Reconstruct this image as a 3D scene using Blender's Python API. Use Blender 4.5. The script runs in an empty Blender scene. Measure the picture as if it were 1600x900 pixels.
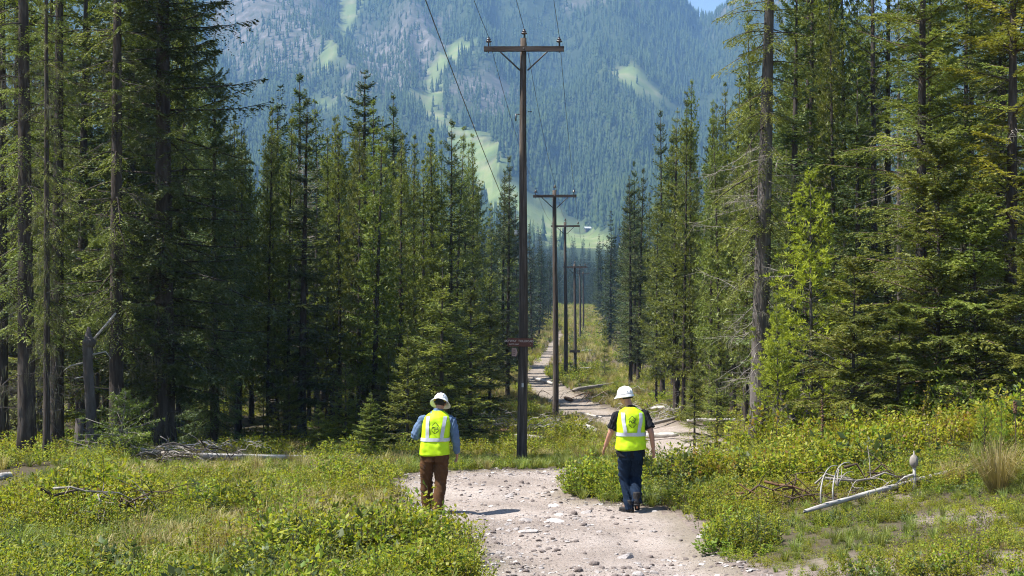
import bpy, bmesh, math, random
import numpy as np
from mathutils import Vector, Matrix

S = bpy.context.scene
R_ = math.radians
# ------------------------------------------------------------------ camera, sky, sun, exposure
F = 2222.0                                   # focal length in pixels of the 1600 px wide photograph
cam = bpy.data.cameras.new('camera'); camo = bpy.data.objects.new('camera', cam)
S.collection.objects.link(camo); S.camera = camo
cam.sensor_width = 36.0; cam.lens = 50.0; cam.clip_start = 0.1; cam.clip_end = 12000
camo.location = (0, 0, 0); camo.rotation_euler = (R_(90), 0, 0)

SUN_EL, SUN_AZ = R_(57), R_(-97)             # azimuth from +y (ahead) towards +x (right): left, a little behind
sd = Vector((math.cos(SUN_EL)*math.sin(SUN_AZ), math.cos(SUN_EL)*math.cos(SUN_AZ), math.sin(SUN_EL)))
W = bpy.data.worlds.new('World'); S.world = W; W.use_nodes = True
wn = W.node_tree.nodes; wl = W.node_tree.links
bg = wn['Background']; sky = wn.new('ShaderNodeTexSky'); sky.sky_type = 'NISHITA'; sky.sun_disc = False
sky.sun_elevation = SUN_EL; sky.sun_rotation = SUN_AZ; sky.altitude = 1200; sky.dust_density = 1.5
wl.new(sky.outputs[0], bg.inputs[0]); bg.inputs[1].default_value = 0.078
sl = bpy.data.lights.new('sun', 'SUN'); sl.energy = 5.0; sl.angle = R_(0.53); sl.color = (1.0, 0.955, 0.88)
so = bpy.data.objects.new('sun', sl); S.collection.objects.link(so)
so.rotation_euler = sd.to_track_quat('Z', 'Y').to_euler(); so.location = (-60, 20, 90)
S.view_settings.view_transform = 'Standard'; S.view_settings.look = 'None'
S.view_settings.exposure = 1.32; S.view_settings.gamma = 1.0; S.view_settings.use_curve_mapping = False
S.cycles.use_denoising = True; S.cycles.denoising_prefilter = 'NONE'; S.cycles.filter_width = 1.1; S.cycles.max_bounces = 7; S.cycles.diffuse_bounces = 2
S.cycles.transmission_bounces = 4; S.cycles.volume_bounces = 0; S.cycles.transparent_max_bounces = 4
S.cycles.sample_clamp_indirect = 6.0; S.cycles.debug_use_spatial_splits = True
S.cycles.use_adaptive_sampling = True; S.cycles.adaptive_threshold = 0.025

C = S.collection
# ------------------------------------------------------------------ helpers
def tag(o, label=None, cat=None, group=None, kind=None):
    if label: o['label'] = label
    if cat: o['category'] = cat
    if group: o['group'] = group
    if kind: o['kind'] = kind
    return o

def link(name, data, parent=None, loc=None, rot=None, scale=None):
    o = bpy.data.objects.new(name, data); C.objects.link(o)
    if parent is not None: o.parent = parent
    if loc is not None: o.location = loc
    if rot is not None: o.rotation_euler = rot
    if scale is not None: o.scale = (scale,)*3 if np.isscalar(scale) else scale
    return o

def np_mesh(name, V, T, mats=(), mi=None, smooth=False, attrs=None):
    """triangle (or quad) mesh straight from numpy arrays"""
    V = np.asarray(V, np.float32); T = np.asarray(T, np.int32)
    k = T.shape[1]; n = len(T)
    me = bpy.data.meshes.new(name)
    me.vertices.add(len(V)); me.vertices.foreach_set('co', V.ravel())
    me.loops.add(n*k); me.loops.foreach_set('vertex_index', T.ravel())
    me.polygons.add(n); me.polygons.foreach_set('loop_start', np.arange(0, n*k, k, dtype=np.int32))
    for m in mats: me.materials.append(m)
    if mi is not None: me.polygons.foreach_set('material_index', np.asarray(mi, np.int32))
    if attrs:
        for an, av in attrs.items():
            a = me.attributes.new(an, 'FLOAT', 'POINT'); a.data.foreach_set('value', np.asarray(av, np.float32))
    me.update(calc_edges=True)
    if smooth: me.polygons.foreach_set('use_smooth', np.ones(n, bool))
    return me

def _h(i, j, s):
    n = (i.astype(np.int64)*374761393 + j.astype(np.int64)*668265263 + s*982451653) & 0x7fffffff
    n = ((n ^ (n >> 13))*1274126177) & 0x7fffffff
    return ((n ^ (n >> 16)) & 0xffff)/65535.0
def vnoise(x, y, s=0):
    x = np.asarray(x, float); y = np.asarray(y, float)
    i = np.floor(x); j = np.floor(y); u = x-i; v = y-j
    u = u*u*(3-2*u); v = v*v*(3-2*v); i = i.astype(np.int64); j = j.astype(np.int64)
    return (_h(i, j, s)*(1-u)+_h(i+1, j, s)*u)*(1-v)+(_h(i, j+1, s)*(1-u)+_h(i+1, j+1, s)*u)*v
def fbm(x, y, oct=4, s=0, gain=0.5):
    t = 0; a = 1; w = 0
    for k in range(oct):
        t = t+a*vnoise(x*2**k+17.3*k, y*2**k-9.1*k, s+k); w += a; a *= gain
    return t/w
def sstep(a, b, x):
    t = np.clip((x-a)/(b-a), 0, 1); return t*t*(3-2*t)

# ------------------------------------------------------------------ terrain
PY = np.array([-60, 0, 8, 14, 16, 18, 21, 24, 26.5, 29, 34.7, 48, 64, 96, 115, 140, 185, 275, 350, 420, 560, 800, 1000, 1300, 1600, 2100, 2400, 2750, 2950, 3300.])
PZ = np.array([2, -1.6, -2.3, -2.84, -3.0, -3.13, -3.265, -3.36, -3.40, -3.65, -4.35, -5.1, -5.9, -6.0, -7.0, -6.9, -6.9, -6.0, -4.7, -6, -10, 2, 22, 52, 86, 236, 378, 556, 640, 560.])
def height(x, y):
    x = np.asarray(x, float); y = np.asarray(y, float)
    z = np.interp(y, PY, PZ)
    for dy in (-1, 1):                       # soften the corners of the profile
        z = z+np.interp(y+dy*(0.8+0.03*np.abs(y)), PY, PZ)
    z = z/3
    near = 1-sstep(60, 110, y)
    b = 0.17*np.clip(x-2.6-0.05*np.clip(y-20, 0, 40), 0, None); b = 1.7*(1-np.exp(-b/1.7))
    z = z+near*b*sstep(9, 15, y)
    z = z+near*0.35*(1-np.exp(-0.12*np.clip(-x-3, 0, None)))*sstep(20, 40, y)
    r = sstep(4, 9, np.abs(x-0.05*y+0.2))
    z = z+(0.16+0.2*r)*(fbm(x*0.35, y*0.35, 3, 5)-0.5)*(0.35+0.65*r)+0.05*(fbm(x*1.6, y*1.6, 3, 9)-0.5)
    z = z+0.03*(fbm(x*5, y*5, 2, 3)-0.5)*(y < 60)
    m = sstep(700, 1500, y)
    if np.any(m > 0):
        px = x/np.maximum(y, 1)*F
        ridge = 1-np.abs(2*fbm(px*0.0052+1.7+0.0004*y, y*0.0007+3, 3, 21)-1)
        z = z+m*((ridge-0.6)*210*sstep(900, 2300, y)+60*(fbm(x*0.006, y*0.006, 4, 31)-0.5))
        left = sstep(330, 60, px)            # crest lower on the right where sky shows
        z = z+m*sstep(2350, 2950, y)*(left*150-95*sstep(180, 330, px))
    return z
def hz(x, y): return float(height(np.array([x]), np.array([y]))[0])
def px2w(px, d):                             # photograph column at a distance -> world x
    return (px-800)/F*d
def unproj(px, py, d0=8, d1=3200):           # photograph pixel -> point where that ray meets the ground
    d = np.exp(np.linspace(math.log(d0), math.log(d1), 6000))
    zz = (450-py)/F*d; hh = height((px-800)/F*d, d)
    k = np.nonzero(zz < hh)[0]
    k = k[0] if len(k) else len(d)-1
    return np.array([(px-800)/F*d[k], d[k], hh[k]])

def in_poly(x, y, P):
    c = np.zeros(x.shape, bool); n = len(P)
    for i in range(n):
        x1, y1 = P[i]; x2, y2 = P[(i+1) % n]
        if y1 == y2: continue
        c ^= ((y1 > y) != (y2 > y)) & (x < (x2-x1)*(y-y1)/(y2-y1)+x1)
    return c
def seg_dist(x, y, pts):
    """distance to a polyline minus half the local width; pts = (x, y, halfwidth)"""
    best = np.full(x.shape, 1e9)
    for (x1, y1, w1), (x2, y2, w2) in zip(pts[:-1], pts[1:]):
        dx, dy = x2-x1, y2-y1; t = np.clip(((x-x1)*dx+(y-y1)*dy)/(dx*dx+dy*dy), 0, 1)
        best = np.minimum(best, np.hypot(x-x1-t*dx, y-y1-t*dy)-(w1+t*(w2-w1)))
    return best
# rows of the photograph (as distances) give the left and right edge of the near trail
NEAR_D = np.array([-60, 8, 12, 14, 16, 18, 19.6, 21, 22.3, 23.6, 25, 26.5, 29, 32])
NEAR_L = np.array([-1.5, -.6, -.35, -.17, -.45, -.88, -1.15, -1.42, -1.7, -2.02, -2.0, -1.7, 1.0, 3.4])
NEAR_R = np.array([2.4, 2.7, 2.6, 2.55, 2.45, 2.35, 2.35, 2.2, .95, .9, 1.35, 2.15, 3.6, 5.2])
FARP = [(2.9, 28, 1.1), (4.2, 34, 1.2), (5.0, 41, 1.2), (5.2, 50, 1.2), (4.5, 60, 1.25), (3.4, 70, 1.25), (2.2, 82, 1.15), (1.6, 97, .9), (1.9, 115, .75), (3.2, 140, .7), (5.9, 185, .5), (7.4, 215, .2), (8, 235, -.6)]
def path_d(x, y):
    """signed distance-like mask, negative on the trail"""
    l = np.interp(y, NEAR_D, NEAR_L); r = np.interp(y, NEAR_D, NEAR_R)
    a = np.maximum(l-x, x-r); a = np.where(y > 30, 9.0, a)
    b = np.where(y > 26, seg_dist(x, y, FARP), 9.0)
    n = (fbm(x*0.9, y*0.9, 3, 41)-0.5)*0.8
    return np.minimum(a, b)+n

# mountain openings: outlines in the photograph, laid onto the slope itself
def on_slope(P): return [tuple(unproj(px, py, 900)[:2]) for px, py in P]
RUNS = [on_slope(P) for P in (
    [(530, -40), (552, -40), (556, 20), (548, 60), (530, 95), (505, 120), (490, 110), (508, 80), (522, 40)],
    [(720, 58), (742, 66), (722, 88), (694, 108), (682, 140), (690, 170), (704, 192), (668, 196), (650, 176), (650, 140), (664, 112), (686, 84)],
    [(668, 190), (702, 190), (735, 206), (762, 212), (768, 240), (760, 262), (800, 288), (850, 322), (905, 348), (952, 366), (955, 392), (880, 385), (815, 350), (760, 310), (718, 268), (712, 240), (722, 222), (690, 205)],
    [(948, 100), (985, 104), (1015, 124), (1038, 160), (1010, 158), (975, 140)],
    [(490, 150), (530, 148), (540, 168), (506, 168)])]
ROCKS = [on_slope(P) for P in ([(340, -60), (500, -60), (520, 60), (490, 130), (380, 120), (330, 60)], [(560, 40), (690, 40), (700, 100), (600, 150), (540, 110)], [(870, -60), (1000, -60), (1000, 22), (900, 18)], [(1075, -60), (1240, -60), (1240, 40), (1130, 40), (1080, 15)], [(700, 120), (800, 130), (780, 200), (720, 180)])]

def axis(lo, mid0, mid1, hi, d0, g, cap):
    c = list(np.arange(mid0, mid1, d0)); d = d0
    while c[-1] < hi: d = min(d*(1+g), cap); c.append(c[-1]+d)
    l = []; d = d0; v = mid0
    while v > lo: d = min(d*(1+max(g, .03)), cap); v -= d; l.append(v)
    return np.array(l[::-1]+c)
gx = axis(-2300, -7, 9, 2300, 0.17, 0.037, 40); gy = axis(-60, 9, 32, 3250, 0.17, 0.0185, 20)
GX, GY = np.meshgrid(gx, gy); nx, ny = len(gx), len(gy)
GZ = height(GX, GY)
PD = path_d(GX, GY)
GZ = GZ-0.05*sstep(0.3, -0.5, PD)*(GY < 120)+np.where(PD < 0.2, 0.045*(fbm(GX*2.2, GY*2.2, 3, 77)-.5)*(GY < 60), 0)
_mid = np.where(GY < 26, (np.interp(GY, NEAR_D, NEAR_L)+np.interp(GY, NEAR_D, NEAR_R))/2, 99)
for _o in (-.75, .7): GZ = GZ-.055*np.exp(-((GX-_mid-_o-.25*(fbm(GX*0, GY*.3, 2, 3)-.5))/.22)**2)*(.3+1.2*fbm(GX*.6, GY*.6, 2, 15))
def ground(x, y):
    x = np.asarray(x, float); y = np.asarray(y, float)
    i = np.clip(np.searchsorted(gx, x)-1, 0, nx-2); j = np.clip(np.searchsorted(gy, y)-1, 0, ny-2)
    u = (x-gx[i])/(gx[i+1]-gx[i]); v = (y-gy[j])/(gy[j+1]-gy[j])
    return (GZ[j, i]*(1-u)+GZ[j, i+1]*u)*(1-v)+(GZ[j+1, i]*(1-u)+GZ[j+1, i+1]*u)*v
def gz(x, y): return float(ground(np.array([x]), np.array([y]))[0])

# ------------------------------------------------------------------ materials
MATS = {}
class N:
    def __init__(s, name):
        s.m = bpy.data.materials.new(name); s.m.use_nodes = True
        s.t = s.m.node_tree; s.n = s.t.nodes; s.b = s.n['Principled BSDF']; s.out = s.n['Material Output']; MATS[name] = s.m
    def new(s, t, **k):
        n = s.n.new(t)
        for a, v in k.items():
            if a in n.inputs: n.inputs[a].default_value = v
            else: setattr(n, a, v)
        return n
    def l(s, a, b): s.t.links.new(a, b)
    def noise(s, scale, detail=4, coord='Object', rough=.55, stretch=None):
        tc = s.new('ShaderNodeTexCoord'); src = tc.outputs[coord]
        if coord == 'World': pass
        if stretch:
            mp = s.new('ShaderNodeMapping'); mp.inputs['Scale'].default_value = stretch; s.l(src, mp.inputs[0]); src = mp.outputs[0]
        n = s.new('ShaderNodeTexNoise'); n.inputs['Scale'].default_value = scale; n.inputs['Detail'].default_value = detail; n.inputs['Roughness'].default_value = rough
        s.l(src, n.inputs['Vector']); return n.outputs['Fac']
    def ramp(s, fac, stops):
        r = s.new('ShaderNodeValToRGB'); e = r.color_ramp.elements
        while len(e) < len(stops): e.new(0.5)
        for q, (p, c) in zip(e, stops): q.position = p; q.color = (*c, 1) if len(c) == 3 else c
        s.l(fac, r.inputs[0]); return r.outputs[0]
    def mix(s, fac, a, b, mode='MIX'):
        m = s.new('ShaderNodeMix', data_type='RGBA', blend_type=mode)
        for i, v in ((0, fac), (6, a), (7, b)):
            if hasattr(v, 'is_output'): s.l(v, m.inputs[i])
            elif i == 0: m.inputs[0].default_value = v
            else: m.inputs[i].default_value = (*v, 1)
        return m.outputs[2]
    def attr(s, name):
        a = s.new('ShaderNodeAttribute', attribute_name=name); return a.outputs['Fac']
    def math(s, op, a, b=0.0, clamp=False):
        m = s.new('ShaderNodeMath', operation=op, use_clamp=clamp)
        for i, v in ((0, a), (1, b)):
            if hasattr(v, 'is_output'): s.l(v, m.inputs[i])
            else: m.inputs[i].default_value = v
        return m.outputs[0]
    def bump(s, h, strength=.5, dist=.02):
        b = s.new('ShaderNodeBump'); b.inputs['Strength'].default_value = strength; b.inputs['Distance'].default_value = dist
        s.l(h, b.inputs['Height']); s.l(b.outputs[0], s.b.inputs['Normal'])
    def col(s, c):
        if hasattr(c, 'is_output'): s.l(c, s.b.inputs['Base Color'])
        else: s.b.inputs['Base Color'].default_value = (*c, 1)
    def rough(s, r, spec=.3):
        s.b.inputs['Roughness'].default_value = r; s.b.inputs['Specular IOR Level'].default_value = spec
        return s

def leafy(name, c0, c1, c2, transl=.35, rough=.5, spec=.32, scale=1.3, hue=.014):
    """foliage: diffuse + translucent, hue varied plant by plant and clump by clump"""
    s = N(name); s.rough(rough, spec)
    oi = s.new('ShaderNodeObjectInfo')
    fac = s.noise(scale, 2); f2 = s.attr('rnd')
    f = s.math('ADD', s.math('MULTIPLY', fac, .55), s.math('MULTIPLY', f2, .5), True)
    c = s.ramp(f, [(0.2, c0), (.5, c1), (.85, c2)])
    h = s.new('ShaderNodeHueSaturation')
    s.l(s.math('ADD', s.math('MULTIPLY', oi.outputs['Random'], 2*hue), .5-hue), h.inputs['Hue'])
    s.l(s.math('ADD', s.math('MULTIPLY', oi.outputs['Random'], .5), .75), h.inputs['Value']); s.l(c, h.inputs['Color'])
    s.col(h.outputs[0])
    tr = s.new('ShaderNodeBsdfTranslucent'); s.l(s.mix(1.0, h.outputs[0], (1.0, 1.0, .55), 'MULTIPLY'), tr.inputs[0])
    mx = s.new('ShaderNodeMixShader'); mx.inputs[0].default_value = transl
    s.l(s.b.outputs[0], mx.inputs[1]); s.l(tr.outputs[0], mx.inputs[2]); s.l(mx.outputs[0], s.out.inputs[0])
    return s.m

leafy('needles_pine', (0.085, 0.112, 0.026), (0.142, 0.18, 0.038), (0.26, 0.29, 0.062), .38)
leafy('needles_fir', (0.045, 0.07, 0.022), (0.08, 0.112, 0.034), (0.15, 0.18, 0.05), .22)
leafy('needles_hemlock', (0.09, 0.128, 0.03), (0.17, 0.21, 0.044), (0.33, 0.35, 0.07), .32)
leafy('needles_hemlock_yellow', (0.13, 0.145, 0.026), (0.23, 0.235, 0.036), (0.38, 0.34, 0.055), .42)
leafy('needles_young_pine', (0.17, 0.2, 0.024), (0.27, 0.3, 0.034), (0.42, 0.44, 0.055), .45)
leafy('needles_far', (0.024, 0.042, 0.016), (0.036, 0.058, 0.02), (0.06, 0.085, 0.028), .15)
leafy('needles_mountain', (.026, .044, .016), (.038, .058, .021), (.058, .08, .028), .05, .9, .02)
leafy('leaf_green', (0.1, 0.16, 0.02), (0.17, 0.24, 0.028), (0.26, 0.33, 0.04), .5, .5, .3, .6)
leafy('leaf_yellow', (0.2, 0.22, 0.02), (0.3, 0.32, 0.028), (0.42, 0.41, 0.04), .5, .5, .3, .6)
leafy('leaf_red', (0.2, 0.12, 0.022), (0.28, 0.19, 0.026), (0.36, 0.28, 0.035), .5, .5, .3, .6, .02)
leafy('leaf_dull', (.06, .09, .03), (.1, .135, .045), (.16, .19, .07), .35, .5, .3, .6)
leafy('leaf_dead', (.12, .085, .05), (.2, .15, .09), (.3, .24, .16), .3, .7, .2, .6)
leafy('grass_blade', (0.125, 0.175, 0.037), (0.213, 0.263, 0.056), (0.350, 0.350, 0.112), .4, .5, .3, .8)
leafy('grass_dry', (.24, .22, .09), (.34, .29, .12), (.42, .36, .18), .35, .6, .2, .8)
leafy('lichen', (0.098, 0.105, 0.063), (0.140, 0.140, 0.091), (0.189, 0.182, 0.126), .3, .8, .1, 2)
leafy('needles_rust', (.2, .09, .025), (.3, .13, .03), (.36, .18, .05), .3)

def bark(name, c0, c1, c2, sc=9, st=(1, 1, .16), bumpd=.03):
    s = N(name); s.rough(.9, .1)
    n = s.noise(sc, 6, stretch=st, rough=.65); n2 = s.noise(1.1, 3)
    c = s.ramp(n, [(.3, c0), (.52, c1), (.72, c2)])
    s.col(s.mix(s.math('MULTIPLY', n2, .45), c, c0)); s.bump(n, .9, bumpd); return s.m
bark('bark_dark', (.03, .024, .02), (.075, .062, .054), (.15, .13, .115))
bark('bark_grey', (.05, .043, .038), (.12, .105, .095), (.22, .2, .185))
bark('dead_wood', (.16, .14, .12), (.32, .29, .26), (.5, .47, .43), 14, (1, 1, .12), .012)
bark('bleached_wood', (.16, .145, .13), (.5, .475, .445), (.72, .7, .67), 16, (.14, 1, 1), .008)
bark('pole_wood', (.03, .025, .022), (.105, .085, .07), (.26, .225, .195), 16, (1, 1, .05), .02)
bark('arm_wood', (.04, .03, .025), (.1, .08, .07), (.16, .135, .12), 20, (.06, 1, 1), .008)
bark('twig_brown', (.05, .035, .025), (.1, .075, .055), (.17, .13, .1), 14)
bark('rotten_wood', (.07, .04, .025), (.17, .1, .06), (.3, .2, .14), 12, (.2, 1, 1), .015)

def simple(name, c, r=.6, spec=.3, var=.12, sc=30, metal=0):
    s = N(name); s.rough(r, spec); n = s.noise(sc, 4)
    d = tuple(v*(1-var) for v in c); e = tuple(min(1, v*(1+var)) for v in c)
    s.col(s.ramp(n, [(.3, d), (.7, e)])); s.b.inputs['Metallic'].default_value = metal; return s
simple('insulator_glaze', (.07, .05, .045), .18, .6); simple('metal_dark', (.1, .1, .105), .5, .4, metal=.8)
simple('wire', (.06, .06, .065), .5, .4); simple('sign_brown', (.12, .05, .035), .75, .2, .2)
simple('sign_letter', (.42, .36, .33), .8, .1); simple('sign_pink', (.5, .33, .29), .8, .1, .15, 60)
simple('tag_metal', (.5, .5, .48), .5, .4); simple('hut_wall', (.08, .06, .05), .8); simple('hut_roof', (.42, .44, .48), .6)

# trail and ground
s = N('trail_dirt'); s.rough(.95, .08)
n1 = s.noise(.8, 6); n2 = s.noise(9, 6, rough=.7); n3 = s.noise(60, 3, rough=.7)
c = s.ramp(n1, [(.3, (.25, .21, .182)), (.5, (.345, .295, .262)), (.7, (.44, .385, .348))])
c = s.mix(s.math('MULTIPLY', s.ramp(n2, [(.42, (1, 1, 1)), (.56, (0, 0, 0))]), .35), c, (.24, .19, .165))
c = s.mix(s.math('MULTIPLY', s.ramp(n3, [(.35, (1, 1, 1)), (.5, (0, 0, 0))]), .3), c, (.2, .17, .155))
tcv = s.new('ShaderNodeTexCoord'); peb = None
for vs, th, am in ((9, .22, .75), (24, .3, .6)):
    vo = s.new('ShaderNodeTexVoronoi'); vo.inputs['Scale'].default_value = vs; s.l(tcv.outputs['Object'], vo.inputs['Vector'])
    sep = s.new('ShaderNodeSeparateColor'); s.l(vo.outputs['Color'], sep.inputs[0])
    msk = s.math('MULTIPLY', s.ramp(vo.outputs['Distance'], [(th*.8, (1, 1, 1)), (th*1.15, (0, 0, 0))]), s.ramp(sep.outputs[0], [(.52, (0, 0, 0)), (.6, (1, 1, 1))]))
    c = s.mix(s.math('MULTIPLY', msk, am), c, s.ramp(sep.outputs[1], [(.2, (.1, .08, .07)), (.55, (.2, .17, .15)), (.9, (.46, .43, .4))]))
    peb = msk if peb is None else s.math('ADD', peb, msk)
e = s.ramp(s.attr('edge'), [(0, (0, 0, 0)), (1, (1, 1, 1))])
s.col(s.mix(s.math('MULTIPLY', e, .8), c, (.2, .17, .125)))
s.bump(s.math('ADD', s.math('ADD', s.math('MULTIPLY', n2, 1.0), s.math('MULTIPLY', peb, .3)), s.math('MULTIPLY', n3, .35)), .9, .05)
s = N('forest_ground'); s.rough(.95, .08)
n1 = s.noise(.7, 6); n2 = s.noise(12, 5, rough=.7)
c = s.ramp(n1, [(.3, (.05, .042, .028)), (.5, (.09, .075, .05)), (.7, (.1, .11, .035))])
c = s.mix(s.math('MULTIPLY', s.ramp(n2, [(.4, (1, 1, 1)), (.6, (0, 0, 0))]), .5), c, (.08, .062, .045))
g = s.attr('bare'); c = s.mix(g, c, s.ramp(n2, [(.3, (.11, .088, .075)), (.6, (.25, .205, .18))]))
far = s.ramp(s.noise(.02, 6), [(.35, (.022, .034, .014)), (.6, (.04, .055, .022))])
c = s.mix(s.attr('far'), c, far)
run = s.ramp(s.noise(.03, 6), [(.3, (.11, .155, .05)), (.5, (.16, .2, .068)), (.68, (.23, .22, .115))])
c = s.mix(s.attr('run'), c, run)
rock = s.ramp(s.noise(.045, 7, rough=.7), [(.35, (.05, .058, .036)), (.52, (.1, .093, .078)), (.68, (.2, .175, .165))])
c = s.mix(s.attr('rock'), c, rock)
s.col(c); s.bump(n2, .7, .05)

# ------------------------------------------------------------------ ground and trail sheets (one grid, cut along the trail's edge)
idx = np.arange(nx*ny).reshape(ny, nx)
Q = np.stack([idx[:-1, :-1], idx[:-1, 1:], idx[1:, 1:], idx[1:, :-1]], -1).reshape(-1, 4)
fx = (GX[:-1, :-1]+GX[1:, 1:])/2; fy = (GY[:-1, :-1]+GY[1:, 1:])/2
onpath = (path_d(fx, fy) < 0) & (fy < 380); onp = onpath.ravel()
V = np.stack([GX, GY, GZ], -1).reshape(-1, 3)
x_, y_ = GX.ravel(), GY.ravel()
wob = 26*(fbm(x_*.03, y_*.03, 4, 55, .65)-.5)*2
run = np.zeros(len(V)); rock = np.zeros(len(V)); mm = y_ > 800
for P in RUNS:
    run[mm] = np.maximum(run[mm], sum(in_poly(x_[mm]+wob[mm]+a, y_[mm]+wob[mm]+b, P)*1.0 for a, b in ((0, 0), (-9, 0), (9, 0), (0, 14), (0, -14), (-16, 9), (16, -9)))/7)
for P in ROCKS:
    rock[mm] = np.maximum(rock[mm], sum(in_poly(x_[mm]+2*wob[mm]+a, y_[mm]+2*wob[mm]+b, P)*1.0 for a, b in ((0, 0), (-20, 0), (20, 0), (0, 40), (0, -40)))/5)
row = ((y_ > 50) & (y_ < 420) & (x_ > np.interp(y_, [36, 64, 100, 150, 250, 380], [-5, -2, 0, 2.4, 7, 11])) & (x_ < np.interp(y_, [36, 64, 100, 250, 380], [7, 6.5, 8, 16, 22])))*1.0
bare = np.clip(sstep(.45, .62, fbm(x_*.55, y_*.55, 4, 63))*sstep(1.2, 3.0, x_)*sstep(21, 16.5, y_-.35*(x_-3))+.85*sstep(.5, .0, PD.ravel()), 0, 1)
bare = np.maximum(bare, .55*row*sstep(.5, .65, fbm(x_*.25, y_*.25, 4, 64)))
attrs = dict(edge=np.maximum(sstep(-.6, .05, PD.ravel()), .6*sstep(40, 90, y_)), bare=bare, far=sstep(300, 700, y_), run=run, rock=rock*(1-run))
def sub_mesh(name, faces, mat):
    u, inv = np.unique(faces, return_inverse=True)
    return np_mesh(name, V[u], inv.reshape(-1, 4), (MATS[mat],), smooth=True, attrs={k: v[u] for k, v in attrs.items()})
tag(link('ground', sub_mesh('ground', Q[~onp], 'forest_ground')), kind='structure')
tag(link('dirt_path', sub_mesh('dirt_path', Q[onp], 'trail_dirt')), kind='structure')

# ------------------------------------------------------------------ mesh collector for hand-built parts
class MB:
    def __init__(s): s.v = []; s.f = []; s.n = 0
    def add(s, V, Fs):
        s.v.append(np.asarray(V, float)); s.f += [[i+s.n for i in f] for f in Fs]; s.n += len(V)
    def tube(s, pts, rad, seg=8, cap=True, up=(1, 0, 0), power=2.0):
        """lofted tube; rad entries are r or (ra along up, rb across)"""
        P = np.asarray(pts, float); n = len(P); rings = []
        T = np.gradient(P, axis=0); T /= np.linalg.norm(T, axis=1)[:, None]+1e-9
        th = np.linspace(0, 2*np.pi, seg, endpoint=False); u0 = np.array(up, float)
        for i in range(n):
            u = u0-T[i]*np.dot(u0, T[i])
            if np.linalg.norm(u) < .05: u = np.cross(T[i], (0, 1, .3))
            u /= np.linalg.norm(u); v = np.cross(T[i], u); u0 = u
            ra, rb = (rad[i], rad[i]) if np.isscalar(rad[i]) else rad[i]
            c, sn = np.cos(th), np.sin(th)
            c = np.sign(c)*np.abs(c)**(2/power); sn = np.sign(sn)*np.abs(sn)**(2/power)
            rings.append(P[i]+np.outer(c*ra, u)+np.outer(sn*rb, v))
        Vv = np.concatenate(rings); Fs = []
        for i in range(n-1):
            for k in range(seg):
                a = i*seg+k; b = i*seg+(k+1) % seg; Fs.append([a, b, b+seg, a+seg])
        if cap: Fs.append(list(range(seg))[::-1]); Fs.append([(n-1)*seg+k for k in range(seg)])
        s.add(Vv, Fs); return s
    def box(s, c, d, rot=None):
        x, y, z = [q/2 for q in d]
        Vv = np.array([(a*x, b*y, e*z) for a in (-1, 1) for b in (-1, 1) for e in (-1, 1)])
        if rot is not None: Vv = Vv@np.array(Matrix.Rotation(rot[0], 3, rot[1]).transposed())
        s.add(Vv+np.array(c), [[0, 1, 3, 2], [4, 6, 7, 5], [0, 4, 5, 1], [2, 3, 7, 6], [0, 2, 6, 4], [1, 5, 7, 3]]); return s
    def ball(s, c, r, nu=14, nv=10, z0=-1.0, z1=1.0):
        r = (r, r, r) if np.isscalar(r) else r; ph = np.arcsin(np.linspace(z0, z1, nv)) if False else np.linspace(math.asin(z0), math.asin(z1), nv)
        th = np.linspace(0, 2*np.pi, nu, endpoint=False)
        Vv = np.array([(math.cos(p)*math.cos(t)*r[0], math.cos(p)*math.sin(t)*r[1], math.sin(p)*r[2]) for p in ph for t in th])+np.array(c)
        Fs = [[j*nu+i, j*nu+(i+1) % nu, (j+1)*nu+(i+1) % nu, (j+1)*nu+i] for j in range(nv-1) for i in range(nu)]
        Fs.append(list(range(nu))[::-1]); Fs.append([(nv-1)*nu+k for k in range(nu)])
        s.add(Vv, Fs); return s
    def lathe(s, prof, seg=14, c=(0, 0, 0)):
        th = np.linspace(0, 2*np.pi, seg, endpoint=False)
        Vv = np.array([(r*math.cos(t), r*math.sin(t), z) for r, z in prof for t in th])+np.array(c); n = len(prof)
        Fs = [[j*seg+i, j*seg+(i+1) % seg, (j+1)*seg+(i+1) % seg, (j+1)*seg+i] for j in range(n-1) for i in range(seg)]
        s.add(Vv, Fs); return s
    def mesh(s, name, mat, smooth=True):
        me = bpy.data.meshes.new(name); me.from_pydata(np.concatenate(s.v).tolist(), [], s.f)
        me.materials.append(MATS[mat] if isinstance(mat, str) else mat)
        if smooth: me.polygons.foreach_set('use_smooth', np.ones(len(me.polygons), bool))
        me.update(); return me
    def build(s, name, mat, parent=None, smooth=True, **k): return link(name, s.mesh(name, mat, smooth), parent, **k)

# ------------------------------------------------------------------ conifers
def nrm(a): return a/(np.linalg.norm(a, axis=-1, keepdims=True)+1e-9)
def many_tubes(P, r, seg=3):
    """N thin tubes at once: P (N,S,3), r (N,S)"""
    Nn, Sn, _ = P.shape; T = nrm(np.gradient(P, axis=1))
    u = nrm(np.cross(T, np.array([.13, .21, 1.0])+0*T)); v = np.cross(T, u)
    th = np.linspace(0, 2*np.pi, seg, endpoint=False)
    Vv = P[:, :, None]+r[:, :, None, None]*(np.cos(th)[None, None, :, None]*u[:, :, None]+np.sin(th)[None, None, :, None]*v[:, :, None])
    base = (np.arange(Nn)*Sn*seg)[:, None, None]; i = np.arange(Sn-1)[None, :, None]*seg; k = np.arange(seg)[None, None, :]; k2 = (k+1) % seg
    a = base+i+k; b = base+i+k2; c = b+seg; d = a+seg
    T1 = np.stack([a, b, c], -1).reshape(-1, 3); T2 = np.stack([a, c, d], -1).reshape(-1, 3)
    return Vv.reshape(-1, 3), np.concatenate([T1, T2])

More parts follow.
